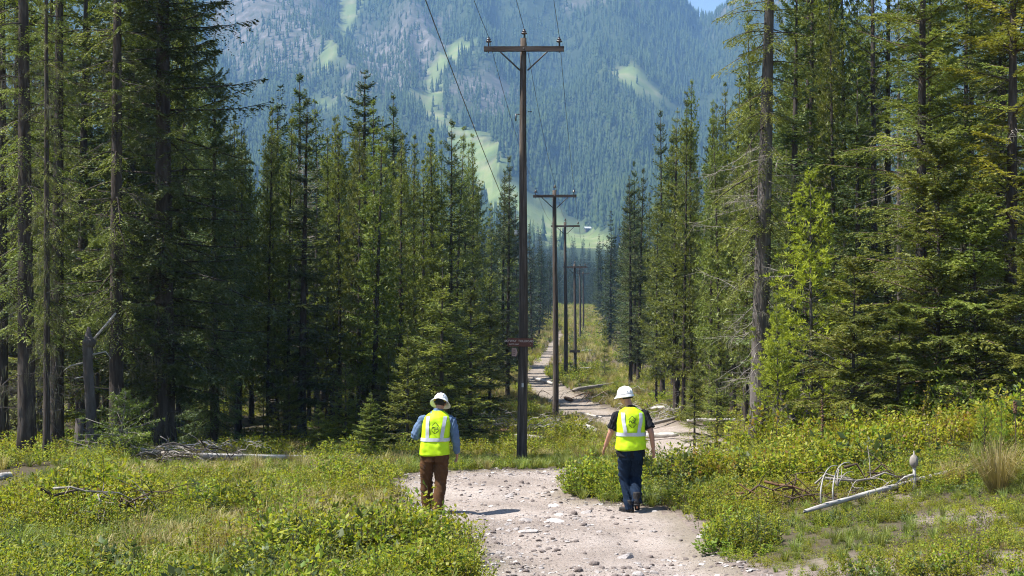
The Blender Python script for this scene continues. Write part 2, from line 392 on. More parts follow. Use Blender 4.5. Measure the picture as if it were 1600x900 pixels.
def trunk_mesh(rng, H, r0, mat, top=1.0, bend=.012, seg=10, flare=.35):
    n = 14; t = np.linspace(0, 1, n)**1.2*top; z = t*H
    ph = rng.uniform(0, 6.28, 2); bx = bend*H*(np.sin(t*3+ph[0])-math.sin(ph[0])); by = bend*H*(np.sin(t*2.5+ph[1])-math.sin(ph[1]))
    r = r0*((1-t)**.85*.97+.03)*(1+flare*np.exp(-z/.35))
    z[0] = -.3
    m = MB(); m.tube(np.stack([bx, by, z], -1), list(r), seg)
    Vv = np.concatenate(m.v); a = np.arctan2(Vv[:, 1], Vv[:, 0])
    k = 1+.09*np.sin(a*5+Vv[:, 2]*1.3)*np.exp(-np.abs(Vv[:, 2])/1.5)+.05*(vnoise(a*3, Vv[:, 2]*2.2, 3)-.5)
    ax = np.stack([np.interp(Vv[:, 2], z, bx), np.interp(Vv[:, 2], z, by)], -1)
    Vv[:, :2] = ax+(Vv[:, :2]-ax)*k[:, None]; m.v = [Vv]
    f = lambda h: np.stack([np.interp(h, z, bx), np.interp(h, z, by)], -1)
    return m.mesh('trunk', mat), f

def crown_mesh(rng, axisf, H, cb, Rr, dens, e_bot, e_top, droop, lift, ntw, tl, nk, nl, nw, style, mat, wood='bark_dark', pw=.8, twd=.15, phi=55, gap=0.0, ragged=.25, skip_side=None, whorl=.42):
    Nn = int(dens*(H-cb)); t = np.sort(rng.uniform(0, 1, Nn)**1.05)
    nw_ = max(6, int((H-cb)/whorl)); tq = (np.floor(t*nw_)+.5+rng.normal(0, .16, Nn))/nw_; t = np.clip(tq, 0, .995)
    L = Rr*((1-t)**pw*np.minimum(1, .6+3*t)+.02)*rng.uniform(1-ragged, 1+ragged*.7, Nn)
    if gap: L = L*(1-gap*(np.sin(t*31+rng.uniform(0, 6))*.5+.5)**2)
    az = np.arange(Nn)*2.39996+rng.uniform(-.5, .5, Nn)
    if skip_side is not None:
        L = L*np.clip(.75+.45*np.cos(az-skip_side), .3, 1.2)
    e = e_bot+(e_top-e_bot)*t**1.3+rng.normal(0, .12, Nn)
    z0 = cb+(H-cb)*t; o = np.concatenate([axisf(z0), z0[:, None]], 1)
    dh = np.stack([np.cos(az), np.sin(az), 0*az], -1); pv = np.stack([-np.sin(az), np.cos(az), 0*az], -1)
    dr = droop*rng.uniform(.6, 1.4, Nn)*(1-.6*t); yaw = rng.normal(0, .12, Nn)
    def P(sv):
        s_ = sv[..., None]; Lb = L.reshape(-1, *([1]*(sv.ndim)))
        g = lambda q: q.reshape(-1, *([1]*(sv.ndim)))
        D = dh.reshape(Nn, *([1]*(sv.ndim-1)), 3); Pv = pv.reshape(Nn, *([1]*(sv.ndim-1)), 3); O = o.reshape(Nn, *([1]*(sv.ndim-1)), 3)
        return O+D*Lb*s_*np.cos(g(e))+Pv*Lb*g(yaw)*s_*s_+np.array([0, 0, 1.])*Lb*(s_*np.sin(g(e))-g(dr)*s_**2+lift*s_**3)
    sb = np.linspace(0, 1, 5)[None].repeat(Nn, 0); PB = P(sb)
    rb = (.006+.011*L)[:, None]*np.linspace(1, .2, 5)[None]
    WV, WT = many_tubes(PB, rb)
    # twigs
    sj = (np.linspace(.1, 1, ntw)[None]+rng.uniform(-.4, .4, (Nn, ntw))/ntw).clip(.04, 1); sj[:, -1] = 1
    B = P(sj); Tn = nrm(P(np.minimum(sj+.02, 1.02))-P(sj-.02))
    side = np.where(np.arange(ntw) % 2 == 0, 1., -1.)[None]*np.ones((Nn, 1)); ph = np.radians(phi)*rng.uniform(.7, 1.25, (Nn, ntw)); ph[:, -1] = .05
    tw = nrm(Tn*np.cos(ph)[..., None]+pv[:, None]*(side*np.sin(ph))[..., None]+np.array([0, 0, 1.])*(-twd+rng.normal(0, .16, (Nn, ntw)))[..., None])
    ln = np.minimum(tl, .5*L[:, None]*(1.05-sj)+.06*np.minimum(1, 2*L[:, None]))*rng.uniform(.65, 1.25, (Nn, ntw))
    u = (np.linspace(.08, 1, nk)[None, None]+rng.uniform(-.5, .5, (Nn, ntw, nk))/nk).clip(0, 1.05)
    if style == 'tuft': u = .35+.65*u
    A = B[:, :, None]+tw[:, :, None]*(ln[..., None]*u)[..., None]-np.array([0, 0, 1.])*(ln[..., None]*u**2*twd*.9)[..., None]
    rv = rng.normal(0, 1, A.shape)
    if style == 'tuft':
        d = nrm(tw[:, :, None]*.75+nrm(rv)*.95+np.array([0, 0, .25]))
    else:
        sp = np.where(np.arange(nk) % 2 == 0, 1., -1.)[None, None]
        cr = nrm(np.cross(tw, np.array([0, 0, 1.])))[:, :, None]
        d = nrm(tw[:, :, None]*.7+cr*sp[..., None]*.75+rv*.22)
    sz = rng.uniform(.7, 1.3, (Nn, ntw, nk))[..., None]*(1-.35*u[..., None]*(style != 'tuft'))*(.45+.55*np.minimum(1, 1.8*L/min(Rr, 1.4)))[:, None, None, None]
    bv = nrm(np.cross(d, nrm(rng.normal(0, .45, A.shape)+np.array([0, 0, 1.]))))
    tip = A+d*nl*sz; b1 = A+d*nl*sz*.35+bv*nw*sz; b2 = A+d*nl*sz*.35-bv*nw*sz
    kp = rng.uniform(0, 1, (Nn, ntw, nk)) < np.clip(.12+L/.55, 0, 1)[:, None, None]
    NV = np.stack([A, b1, tip, b2], -2)[kp].reshape(-1, 3); q = np.arange(len(NV)//4)[:, None]*4
    NT = np.concatenate([q+np.array([[0, 1, 2]]), q+np.array([[0, 2, 3]])])
    rb_ = rng.uniform(0, 1, Nn)[:, None, None]*.7+rng.uniform(0, .3, (Nn, ntw, nk)); rn = rb_[kp].repeat(4)
    Vv = np.concatenate([WV, NV]); Tt = np.concatenate([WT, NT+len(WV)])
    mi = np.concatenate([np.zeros(len(WT)), np.ones(len(NT))])
    return np_mesh('crown', Vv, Tt, (MATS[wood], MATS[mat]), mi, attrs=dict(rnd=np.concatenate([np.zeros(len(WV)), rn])))

def dead_mesh(rng, axisf, z0, z1, n, Lm, r0, mat='dead_wood', sub=5, droop=.25, side=None):
    t = rng.uniform(0, 1, n); z = z0+(z1-z0)*t; az = rng.uniform(0, 6.28, n) if side is None else side+rng.normal(0, .8, n)
    L = Lm*rng.uniform(.3, 1.1, n); e = rng.normal(-.15, .3, n); cv = rng.normal(0, .3, n); dr = droop*rng.uniform(.2, 1.6, n)
    o = np.concatenate([axisf(z), z[:, None]], 1)
    def P(s_, a=az, L=L, e=e, cv=cv, dr=dr, o=o):
        d = np.stack([np.cos(a), np.sin(a), 0*a], -1); p = np.stack([-np.sin(a), np.cos(a), 0*a], -1)
        s3 = s_[..., None]; g = lambda q: q[:, None, None]
        return o[:, None]+d[:, None]*g(L*np.cos(e))*s3+p[:, None]*g(L*cv)*s3**2+np.array([0, 0, 1.])*g(L)*(s3*g(np.sin(e))-g(dr)*s3**2+.12*s3**3)
    S6 = np.linspace(0, 1, 7)[None].repeat(n, 0); PB = P(S6); PB[:, 1:] += rng.normal(0, .012, PB[:, 1:].shape)*L[:, None, None]
    V1, T1 = many_tubes(PB, (r0*(.4+.6*L/Lm))[:, None]*np.linspace(1, .18, 7)[None], 4)
    ss = rng.uniform(.25, .95, (n, sub)); o2 = P(ss).reshape(-1, 3); m = n*sub
    a2 = (az[:, None]+rng.normal(0, .9, (n, sub))).ravel(); L2 = (L[:, None]*rng.uniform(.1, .4, (n, sub))).ravel()
    P2 = P(np.linspace(0, 1, 4)[None].repeat(m, 0), a2, L2, rng.normal(-.2, .4, m), rng.normal(0, .3, m), rng.uniform(0, .5, m), o2)
    V2, T2 = many_tubes(P2, (r0*.32*np.ones(m))[:, None]*np.linspace(1, .3, 4)[None], 3)
    return np_mesh('dead_branch', np.concatenate([V1, V2]), np.concatenate([T1, T2+len(V1)]), (MATS[mat],)), np.concatenate([PB[:, 1:].reshape(-1, 3), P2[:, 1:].reshape(-1, 3)])

def lichen_mesh(rng, anchors, n, ln=.35, w=.02):
    a = anchors[rng.integers(0, len(anchors), n)]+rng.normal(0, .03, (n, 3)); l = ln*rng.uniform(.25, 1.2, n)
    az = rng.uniform(0, 6.28, n); h = np.stack([np.cos(az), np.sin(az), 0*az], -1)*w*rng.uniform(.4, 1.2, n)[:, None]
    mid = a-np.array([0, 0, 1])*l[:, None]*.45+rng.normal(0, .02, (n, 3)); tip = a-np.array([0, 0, 1])*l[:, None]+rng.normal(0, .04, (n, 3))
    Vv = np.stack([a-h*.4, a+h*.4, mid+h, mid-h, tip], 1).reshape(-1, 3); q = np.arange(n)[:, None]*5
    T = np.concatenate([q+np.array([[0, 1, 2]]), q+np.array([[0, 2, 3]]), q+np.array([[3, 2, 4]])])
    return np_mesh('lichen', Vv, T, (MATS['lichen'],), attrs=dict(rnd=rng.uniform(0, 1, n).repeat(5)))

def species(kind, seed):
    """returns (height, [(part name, mesh)])"""
    g = np.random.default_rng(seed)
    if kind == 'pine':                        # slender lodgepole of the stands
        H = g.uniform(12, 14); tm, f = trunk_mesh(g, H, g.uniform(.085, .12), 'bark_dark', bend=.006)
        cb = H*g.uniform(.07, .26)
        cm = crown_mesh(g, f, H, cb, g.uniform(.95, 1.3), 15, -.2, .85, .1, .3, 9, .34, 9, .15, .02, 'tuft', 'needles_pine', pw=.72, phi=50, gap=.3, ragged=.45, whorl=.38)
        dm, _ = dead_mesh(g, f, .8, cb+1, 34, .9, .011, 'bark_grey', 4)
        return H, [('trunk', tm), ('crown', cm), ('dead_branch', dm)]
    if kind == 'fir':                         # dense spire
        H = g.uniform(12.5, 14.5); tm, f = trunk_mesh(g, H, g.uniform(.13, .17), 'bark_dark', bend=.004)
        cm = crown_mesh(g, f, H, H*g.uniform(.05, .12), g.uniform(1.5, 1.9), 17, -.3, .7, .16, .25, 12, .5, 11, .125, .026, 'spray', 'needles_fir', pw=.72, gap=.2, ragged=.35, whorl=.55)
        return H, [('trunk', tm), ('crown', cm)]
    if kind == 'small_fir':
        H = 5.0; tm, f = trunk_mesh(g, H, .07, 'bark_grey', bend=.004)
        cm = crown_mesh(g, f, H, .25, 1.25, 34, -.15, .8, .15, .2, 14, .42, 12, .085, .016, 'spray', 'needles_hemlock', pw=.9, ragged=.25)
        return H, [('trunk', tm), ('crown', cm)]
    if kind == 'big_fir':
        H = 21; tm, f = trunk_mesh(g, H, .27, 'bark_dark', bend=.003)
        cm = crown_mesh(g, f, H, 1.6, 3.1, 14, -.1, .7, .36, .22, 28, .75, 15, .12, .026, 'spray', 'needles_fir', pw=.6, twd=.36, gap=.25, ragged=.35, whorl=.5)
        dm, an = dead_mesh(g, f, .8, 7, 60, 1.5, .014, 'bark_grey', 7)
        return H, [('trunk', tm), ('crown', cm), ('dead_branch', dm), ('lichen', lichen_mesh(g, an, 900, .3, .012))]
    if kind in ('hemlock', 'hemlock_yellow'):
        H = g.uniform(15, 18); tm, f = trunk_mesh(g, H, .2, 'bark_dark', bend=.004)
        cm = crown_mesh(g, f, H, .35, 3.0, 11, .12, .7, .3, .06, 30, .75, 18, .095, .021, 'spray', 'needles_hemlock' if kind == 'hemlock' else 'needles_hemlock_yellow', wood='twig_brown', pw=.6, twd=.2, phi=48, gap=.3, ragged=.5, whorl=.85)
        dm, an = dead_mesh(g, f, .5, 9, 50, 1.5, .011, 'dead_wood', 7)
        return H, [('trunk', tm), ('crown', cm), ('dead_branch', dm), ('lichen', lichen_mesh(g, an, 600, .22, .01))]
    if kind == 'low_hemlock':
        H = 5.0; tm, f = trunk_mesh(g, H, .06, 'bark_dark', bend=.01)
        cm = crown_mesh(g, f, H, .1, 2.1, 24, .1, .8, .28, .04, 26, .6, 18, .075, .017, 'spray', 'needles_hemlock', wood='twig_brown', pw=.7, twd=.18, phi=48, ragged=.45, whorl=.62)
        return H, [('trunk', tm), ('crown', cm)]
    if kind in ('tuft_pine', 'young_pine'):
        yg = kind == 'young_pine'; H = 6.2 if yg else 14.5
        tm, f = trunk_mesh(g, H, .06 if yg else .13, 'bark_grey' if yg else 'bark_dark', bend=.006)
        cm = crown_mesh(g, f, H, .8 if yg else 3.2, 1.3 if yg else 1.8, 15 if yg else 11, .05, .9, .02, .34, 9, .4, 22, .12, .012, 'tuft', 'needles_young_pine' if yg else 'needles_pine', pw=.7, phi=45, ragged=.45, gap=.2, whorl=.45)
        dm, _ = dead_mesh(g, f, .3, H*.4, 26, 1.0, .009, 'dead_wood', 5)
        return H, [('trunk', tm), ('crown', cm), ('dead_branch', dm)]
    if kind == 'bare_pine':                   # long bare bole, tufts only high up
        H = 17; tm, f = trunk_mesh(g, H, .13, 'bark_dark', bend=.004)
        cm = crown_mesh(g, f, H, 8.2, 1.7, 8, .0, .9, .02, .3, 8, .4, 20, .12, .012, 'tuft', 'needles_pine', pw=.5, phi=45, ragged=.5, gap=.3)
        dm, _ = dead_mesh(g, f, 2, 10, 46, .9, .01, 'bark_grey', 4)
        return H, [('trunk', tm), ('crown', cm), ('dead_branch', dm)]
    if kind == 'mossy':                       # tall old trunk hung with dead twigs and lichen
        H = 22; tm, f = trunk_mesh(g, H, .26, 'bark_dark', bend=.003, flare=.25)
        cm = crown_mesh(g, f, H, 3.5, 1.9, 9, -.3, .7, .4, .1, 16, .5, 12, .1, .018, 'spray', 'needles_pine', pw=.5, twd=.35, ragged=.5, gap=.3)
        dm, an = dead_mesh(g, f, 1.0, 12, 70, 1.7, .014, 'bark_grey', 8, .3)
        return H, [('trunk', tm), ('crown', cm), ('dead_branch', dm), ('lichen', lichen_mesh(g, an, 800, .36, .011))]
    if kind == 'grey_bole':                   # the leaning grey trunk right of the trail
        H = 19; tm, f = trunk_mesh(g, H, .27, 'bark_grey', bend=.002, flare=.12)
        cm = crown_mesh(g, f, H, 4.6, 1.8, 9, -.35, .7, .45, .05, 20, .55, 14, .09, .016, 'spray', 'needles_hemlock', pw=.4, twd=.4, ragged=.5, gap=.3)
        dm, an = dead_mesh(g, f, .8, 8.5, 70, 1.9, .012, 'dead_wood', 8, .18)
        return H, [('trunk', tm), ('crown', cm), ('dead_branch', dm), ('lichen', lichen_mesh(g, an, 900, .34, .011))]
    if kind == 'snag_tree':
        H = 11; tm, f = trunk_mesh(g, H, .11, 'bark_grey', bend=.008)
        dm, an = dead_mesh(g, f, 1.0, 10.6, 150, .9, .01, 'dead_wood', 6, .2)
        return H, [('trunk', tm), ('dead_branch', dm), ('lichen', lichen_mesh(g, an, 500, .22, .01))]
    if kind == 'far':
        H = g.uniform(12.5, 14); tm, f = trunk_mesh(g, H, .13, 'bark_dark', seg=5)
        cm = crown_mesh(g, f, H, H*g.uniform(.06, .2), g.uniform(1.2, 1.8), 12, -.3, .75, .15, .2, 6, .6, 5, .3, .055, 'spray', 'needles_far', pw=.8, gap=.2, ragged=.35)
        return H, [('trunk', tm), ('crown', cm)]

LIB = {}
def lib(kind, i=0):
    if (kind, i) not in LIB: LIB[kind, i] = species(kind, 1000*sum(map(ord, kind))+i)
    return LIB[kind, i]
def tree(kind, var, x, y, H, label, group=None, name='conifer_tree', rot=None, wide=1.0, lean=(0, 0), cat='tree'):
    h0, parts = lib(kind, var); k = H/h0
    r = link(name, None, loc=(x, y, gz(x, y)-.05), rot=(lean[0], lean[1], rot if rot is not None else random.uniform(0, 6.28)), scale=(k*wide, k*wide, k))
    tag(r, label, cat, group)
    for pn, me in parts:
        o = link('dead_twigs' if pn == 'dead_branch' else pn, me, r)
        if pn in ('dead_branch', 'lichen'): o['kind'] = 'stuff'
    return r
random.seed(4); rg = np.random.default_rng(11)
def tree_px(kind, var, px, d, ytop, label, **k):
    """a tree whose foot stands at photograph column px, distance d, top reaching row ytop"""
    x = px2w(px, d); H = (450-ytop)/F*d-gz(x, d)
    return tree(kind, var, x, d, H, label, **k)

# --- trees one can single out, left
tree_px('mossy', 0, 42, 30, -560, 'thick dark straight trunk hung with lichen, near the left edge of the clearing', name='old_conifer', rot=.4, wide=.95)
tree_px('mossy', 1, 73, 28.5, -420, 'thin dark trunk close in front of the thicker lichen hung trunks at left', name='old_conifer', rot=2.2, wide=.42)
tree_px('mossy', 1, 88, 33, -500, 'dark lichen hung trunk just right of the thickest trunk at left', name='old_conifer', rot=4.0, wide=.8)
tree_px('mossy', 0, 3, 35, -480, 'dark conifer trunk cut by the left edge of the picture', name='old_conifer', rot=1.2, wide=.75)
tree_px('mossy', 1, 182, 32, -500, 'dark lichen hung trunk between the broken snag and the great drooping fir', name='old_conifer', rot=5.2, wide=.85)
tree_px('big_fir', 0, 258, 34, -620, 'great dark fir with drooping boughs at the left edge of the stand', name='fir_tree', rot=1.0)
tree_px('big_fir', 1, 335, 36.5, 60, 'dark fir with drooping boughs right behind the great fir on the left', name='fir_tree', rot=3.5, wide=.8)
tree_px('big_fir', 1, 205, 41, -300, 'shaded drooping fir seen between the trunks left of the great fir', name='fir_tree', rot=.2, wide=.8)
tree_px('fir', 1, 128, 40, -200, 'dark fir filling the gap behind the broken snag', name='fir_tree', wide=1.1)
tree_px('fir', 2, 20, 42, -150, 'dark fir behind the trunk cut by the left picture edge', name='fir_tree', wide=1.1)
tree_px('small_fir', 0, 62, 37, 380, 'small green fir behind the lichen hung trunks at far left', name='young_fir')
tree_px('small_fir', 1, 150, 38, 330, 'small sunlit fir glimpsed between the dark trunks left of the great fir', name='young_fir')
tree_px('small_fir', 0, 305, 38, 560, 'knee high bright green fir seedling in the shade beneath the great fir', name='young_fir')
for q, (px, d, yt, lab) in enumerate([
        (467, 58, 112, 'tall dark spire topped fir, leftmost of the spires above the left stand'),
        (572, 62, 108, 'tall layered fir whose wide top stands above the middle of the left stand'),
        (617, 60, 142, 'pointed dark fir just right of the tall layered fir in the left stand'),
        (703, 58, 182, 'pointed fir with an open pine like top near the right end of the left stand'),
        (420, 56, 245, 'dark pointed fir beside the great drooping fir')]):
    tree_px('fir', q % 4, px, d, yt, lab, name='fir_tree', wide=(1.25, 1.5, .95, .85, 1.0)[q])
tree_px('fir', 3, 793, 75, 240, 'narrow pointed fir just left of the nearest utility pole', name='fir_tree', wide=.75)
tree_px('small_fir', 0, 690, 41, 400, 'bushy green fir at the front of the stand behind the worker in brown trousers', name='young_fir', wide=1.15)
tree_px('small_fir', 1, 636, 40, 505, 'light green young fir with low boughs left of the worker in brown trousers', name='young_fir', wide=1.0)
tree_px('small_fir', 1, 578, 39, 610, 'pale green knee high fir spreading at the edge of the left stand', name='young_fir', wide=1.5)
tree_px('small_fir', 0, 735, 44, 430, 'dark green young fir between the worker in brown trousers and the nearest pole', name='young_fir', wide=1.1)
tree_px('small_fir', 1, 765, 62, 440, 'slim young fir close left of the nearest pole', name='young_fir', wide=.9)
for px, d, yt, lab in ((412, 40.2, 605, 'waist high green fir at the stand edge, first right of the great fir'), (452, 41.0, 575, 'young fir at the stand edge, second right of the great fir'), (498, 40.0, 622, 'small green fir at the stand edge, third right of the great fir'),
                       (540, 41.2, 560, 'young fir at the stand edge left of the pale spreading fir'), (606, 42.0, 540, 'shaded young fir between the pale spreading fir and the light green one')):
    tree_px('small_fir', px % 2, px, d, yt, lab, name='young_fir', wide=1.25)
# --- right
tree_px('grey_bole', 0, 1184, 32, -420, 'tall grey leaning trunk with bare twiggy branches right of the trail', name='old_conifer', rot=0.0, lean=(0, .02))
tree_px('young_pine', 0, 1268, 30, 262, 'bright yellow green young pine right of the leaning grey trunk', name='young_pine', wide=1.05)
tree_px('young_pine', 1, 1215, 27.5, 455, 'small yellow green pine in front of the leaning grey trunk', name='young_pine', wide=.9)
tree_px('tuft_pine', 0, 1305, 40, -10, 'tufted green pine with a pointed top against the blue mountain at upper right', name='pine_tree', wide=.85)
tree_px('bare_pine', 0, 1368, 42, -260, 'thin dark bare pine trunk, left one of the pair at upper right', name='pine_tree')
tree_px('bare_pine', 1, 1390, 44, -280, 'thin dark bare pine trunk, right one of the pair at upper right', name='pine_tree')
tree_px('hemlock', 0, 1440, 30, -300, 'hemlock with layered feathery green boughs beside a dark trunk on the right', name='hemlock_tree', rot=.7)
tree_px('hemlock_yellow', 0, 1575, 29, -280, 'yellowish hemlock with rusty patches at the right edge of the picture', name='hemlock_tree', rot=2.0)
tree_px('low_hemlock', 0, 1530, 27.5, 300, 'young hemlock with low feathery boughs in front of the big hemlocks', name='hemlock_tree', rot=1.0)
tree_px('low_hemlock', 1, 1330, 27.5, 395, 'low hemlock with pale flat boughs right of the bright young pine', name='hemlock_tree', rot=2.0, wide=1.1)
tree_px('low_hemlock', 1, 1610, 26.5, 380, 'low hemlock cut by the right edge of the picture', name='hemlock_tree', rot=4.0)
tree_px('low_hemlock', 0, 1465, 28, 210, 'middle sized hemlock with bright boughs between the two big hemlocks', name='hemlock_tree', rot=5.0, wide=.9)
tree_px('low_hemlock', 0, 1400, 27, 470, 'low spreading hemlock with pale green boughs above the right hand bushes', name='hemlock_tree', rot=3.0, wide=1.35)
tree_px('hemlock', 0, 1640, 33, -300, 'dark hemlock partly outside the right edge of the picture', name='hemlock_tree', rot=4.0)
tree_px('tuft_pine', 1, 1500, 38, -150, 'dense green pine behind the big hemlocks on the right', name='pine_tree', wide=1.1)
tree_px('fir', 0, 1240, 39, -60, 'dark fir showing through the twigs behind the leaning grey trunk', name='fir_tree', wide=1.1)
tree_px('fir', 2, 1345, 36, 120, 'dark fir in shade behind the bright young pine', name='fir_tree', wide=1.2)
tree_px('hemlock', 1, 1450, 36, -100, 'shaded hemlock filling the gap behind the layered hemlock', name='hemlock_tree', rot=5.0)
tree_px('fir', 1, 1560, 36, -250, 'dark fir behind the yellowish hemlock', name='fir_tree', wide=1.3)
tree_px('tuft_pine', 0, 1165, 43, 125, 'pine with grey twigs left of the leaning grey trunk', name='pine_tree', wide=.9)
for q, (px, d, yt, lab) in enumerate([
        (1035, 70, 168, 'dark pointed fir rising at the left end of the right stand'),
        (1080, 58, 122, 'tall open pine, highest top left of the leaning grey trunk'),
        (1125, 54, 160, 'open topped pine close left of the leaning grey trunk'),
        (985, 84, 272, 'green fir at the inner edge of the right stand above the cleared strip')]):
    tree_px(('fir', 'tuft_pine', 'tuft_pine', 'fir')[q], q % 2, px, d, yt, lab, name=('fir_tree', 'pine_tree')[q in (1, 2)], wide=(.75, .75, .75, .9)[q])
tree_px('small_fir', 0, 945, 92, 490, 'lone slim young tree standing inside the cleared strip', name='young_fir', wide=.45)
tree_px('small_fir', 1, 1085, 40, 560, 'small fir at the foot of the right stand beside the second worker', name='young_fir', wide=1.0)
tree_px('small_fir', 0, 1120, 36, 540, 'small dark fir left of the foot of the leaning grey trunk', name='young_fir', wide=1.0)

# --- the two stands
LEFT_E = (np.array([36, 42, 50, 64, 80, 100, 150, 250, 380]), np.array([-5.5, -4.4, -3.4, -2.3, -1.3, -.3, 2.2, 6.6, 11]))
RIGHT_E = (np.array([36, 42, 50, 64, 80, 100, 150, 250, 380]), np.array([8.0, 6.4, 6.3, 6.6, 7.4, 8.2, 10.2, 16, 22]))
placed = [(o.location.x, o.location.y) for o in C.objects if o.get('category') == 'tree']
FRONT = []
def stand(side, n, d0, d1, depth, sp, kinds, label, group, name, hm=13.0, hs=1.6):
    k = 0; tries = 0
    while k < n and tries < 9000:
        tries += 1
        d = d0+(d1-d0)*rg.uniform()**1.2; e = np.interp(d, *(LEFT_E if side < 0 else RIGHT_E))
        x = e+side*(rg.uniform()**1.4*depth)
        if abs(x/d*F) > 880: continue
        if any((x-a)**2+(d-b)**2 < sp*sp for a, b in placed): continue
        placed.append((x, d)); kd, v = kinds[int(rg.integers(len(kinds)))]
        pxx = x/d*F+800; hh_ = hm if 310 < pxx < 1230 else hm*1.45; Hh = float(np.clip(rg.normal(hh_, hs), hh_*.6, hh_*1.3))
        if 310 < pxx < 1165: Hh = min(Hh, (450-(np.interp(pxx, [310, 640, 720, 760, 800, 860], [195, 215, 245, 275, 295, 355]) if side < 0 else np.interp(pxx, [930, 985, 1035, 1080, 1160], [375, 295, 215, 170, 150]))+0*1-rg.uniform(-60, 0))/F*d-gz(x, d))
        o = tree(kd, v, x, d, Hh, label, group, name, wide=rg.uniform(.75, 1.25)*(1 if hh_ == hm else .85), lean=(rg.normal(0, .012), rg.normal(0, .012))); k += 1
        if d < 49: FRONT.append((side, x/d, o))
PV = [('pine', i) for i in range(7)]; FV = [('fir', i) for i in range(4)]; GV = [('far', i) for i in range(4)]
TP = [('tuft_pine', 0), ('tuft_pine', 1), ('snag_tree', 0)]
stand(-1, 62, 41, 62, 15, 1.15, PV+PV+FV[:2]+TP, 'slender dark trunked conifer within the dense stand left of the trail', 'conifers of the stand left of the trail', 'conifer_tree', 11.3, 1.3)
stand(-1, 42, 60, 105, 16, 1.6, PV+PV+FV, 'slender conifer deeper in the stand left of the trail, behind the front row', 'conifers deeper in the left stand', 'conifer_tree', 13.2, 1.5)
stand(-1, 42, 105, 330, 9, 2.3, GV, 'small far off conifer lining the left side of the cleared strip', 'far conifers left of the cleared strip', 'conifer_tree', 13.5, 1.8)
stand(1, 46, 40, 70, 13, 1.3, PV+PV+FV[:2]+TP, 'mid green conifer in the stand right of the cleared strip', 'conifers of the stand right of the strip', 'conifer_tree', 12.0, 1.5)
stand(1, 30, 70, 110, 10, 1.8, PV+FV, 'mid green conifer farther along the stand right of the cleared strip', 'conifers farther along the right stand', 'conifer_tree', 12.8, 1.5)
stand(1, 42, 110, 330, 10, 2.3, GV, 'small far off conifer lining the right side of the cleared strip', 'far conifers right of the cleared strip', 'conifer_tree', 13.5, 1.8)

ORD = 'first second third fourth fifth sixth seventh eighth ninth tenth eleventh twelfth thirteenth fourteenth fifteenth sixteenth seventeenth eighteenth nineteenth twentieth'.split()
for side in (-1, 1):
    rows = sorted([f for f in FRONT if f[0] == side and f[1]*F*side > -9999], key=lambda f: f[1])
    rows = [f for f in rows if (f[1]*F > -520 if side < 0 else f[1]*F < 480)]
    for nme, (_, _, o) in zip(ORD, rows):
        o['label'] = ("slender dark conifer in the left stand's front rows, %s from the great fir" if side < 0 else "mid green conifer in the right stand's front rows, %s from the cleared strip") % nme

# ------------------------------------------------------------------ scattered masses (stuff) by geometry nodes
def scatter(name, P, rot, scl, ids, protos, label, cat):
    col = bpy.data.collections.new(name+'_kinds')
    for i, me in enumerate(protos):
        o = bpy.data.objects.new('%03d_%s' % (i, name), me); col.objects.link(o)
    me = bpy.data.meshes.new(name); n = len(P)
    me.vertices.add(n); me.vertices.foreach_set('co', np.asarray(P, np.float32).ravel())
    a = me.attributes.new('rot', 'FLOAT_VECTOR', 'POINT'); a.data.foreach_set('vector', np.asarray(rot, np.float32).ravel())
    a = me.attributes.new('scl', 'FLOAT_VECTOR', 'POINT'); a.data.foreach_set('vector', np.asarray(scl, np.float32).ravel())
    a = me.attributes.new('ids', 'INT', 'POINT'); a.data.foreach_set('value', np.asarray(ids, np.int32))
    g = bpy.data.node_groups.new(name, 'GeometryNodeTree')
    g.interface.new_socket('Geometry', in_out='INPUT', socket_type='NodeSocketGeometry'); g.interface.new_socket('Geometry', in_out='OUTPUT', socket_type='NodeSocketGeometry')
    nn = g.nodes; gi = nn.new('NodeGroupInput'); go = nn.new('NodeGroupOutput'); ip = nn.new('GeometryNodeInstanceOnPoints')
    ci = nn.new('GeometryNodeCollectionInfo'); ci.inputs['Collection'].default_value = col; ci.inputs['Separate Children'].default_value = True; ci.inputs['Reset Children'].default_value = True
    def at(nm, t):
        q = nn.new('GeometryNodeInputNamedAttribute'); q.data_type = t; q.inputs['Name'].default_value = nm
        return [o for o in q.outputs if o.enabled][0]
    er = nn.new('FunctionNodeEulerToRotation'); L = g.links.new
    L(at('rot', 'FLOAT_VECTOR'), er.inputs[0]); L(er.outputs[0], ip.inputs['Rotation']); L(at('scl', 'FLOAT_VECTOR'), ip.inputs['Scale'])
    L(at('ids', 'INT'), ip.inputs['Instance Index']); ip.inputs['Pick Instance'].default_value = True
    L(ci.outputs[0], ip.inputs['Instance']); L(gi.outputs[0], ip.inputs['Points']); L(ip.outputs[0], go.inputs[0])
    o = link(name, me); md = o.modifiers.new('scatter', 'NODES'); md.node_group = g
    return tag(o, label, cat, kind='stuff')

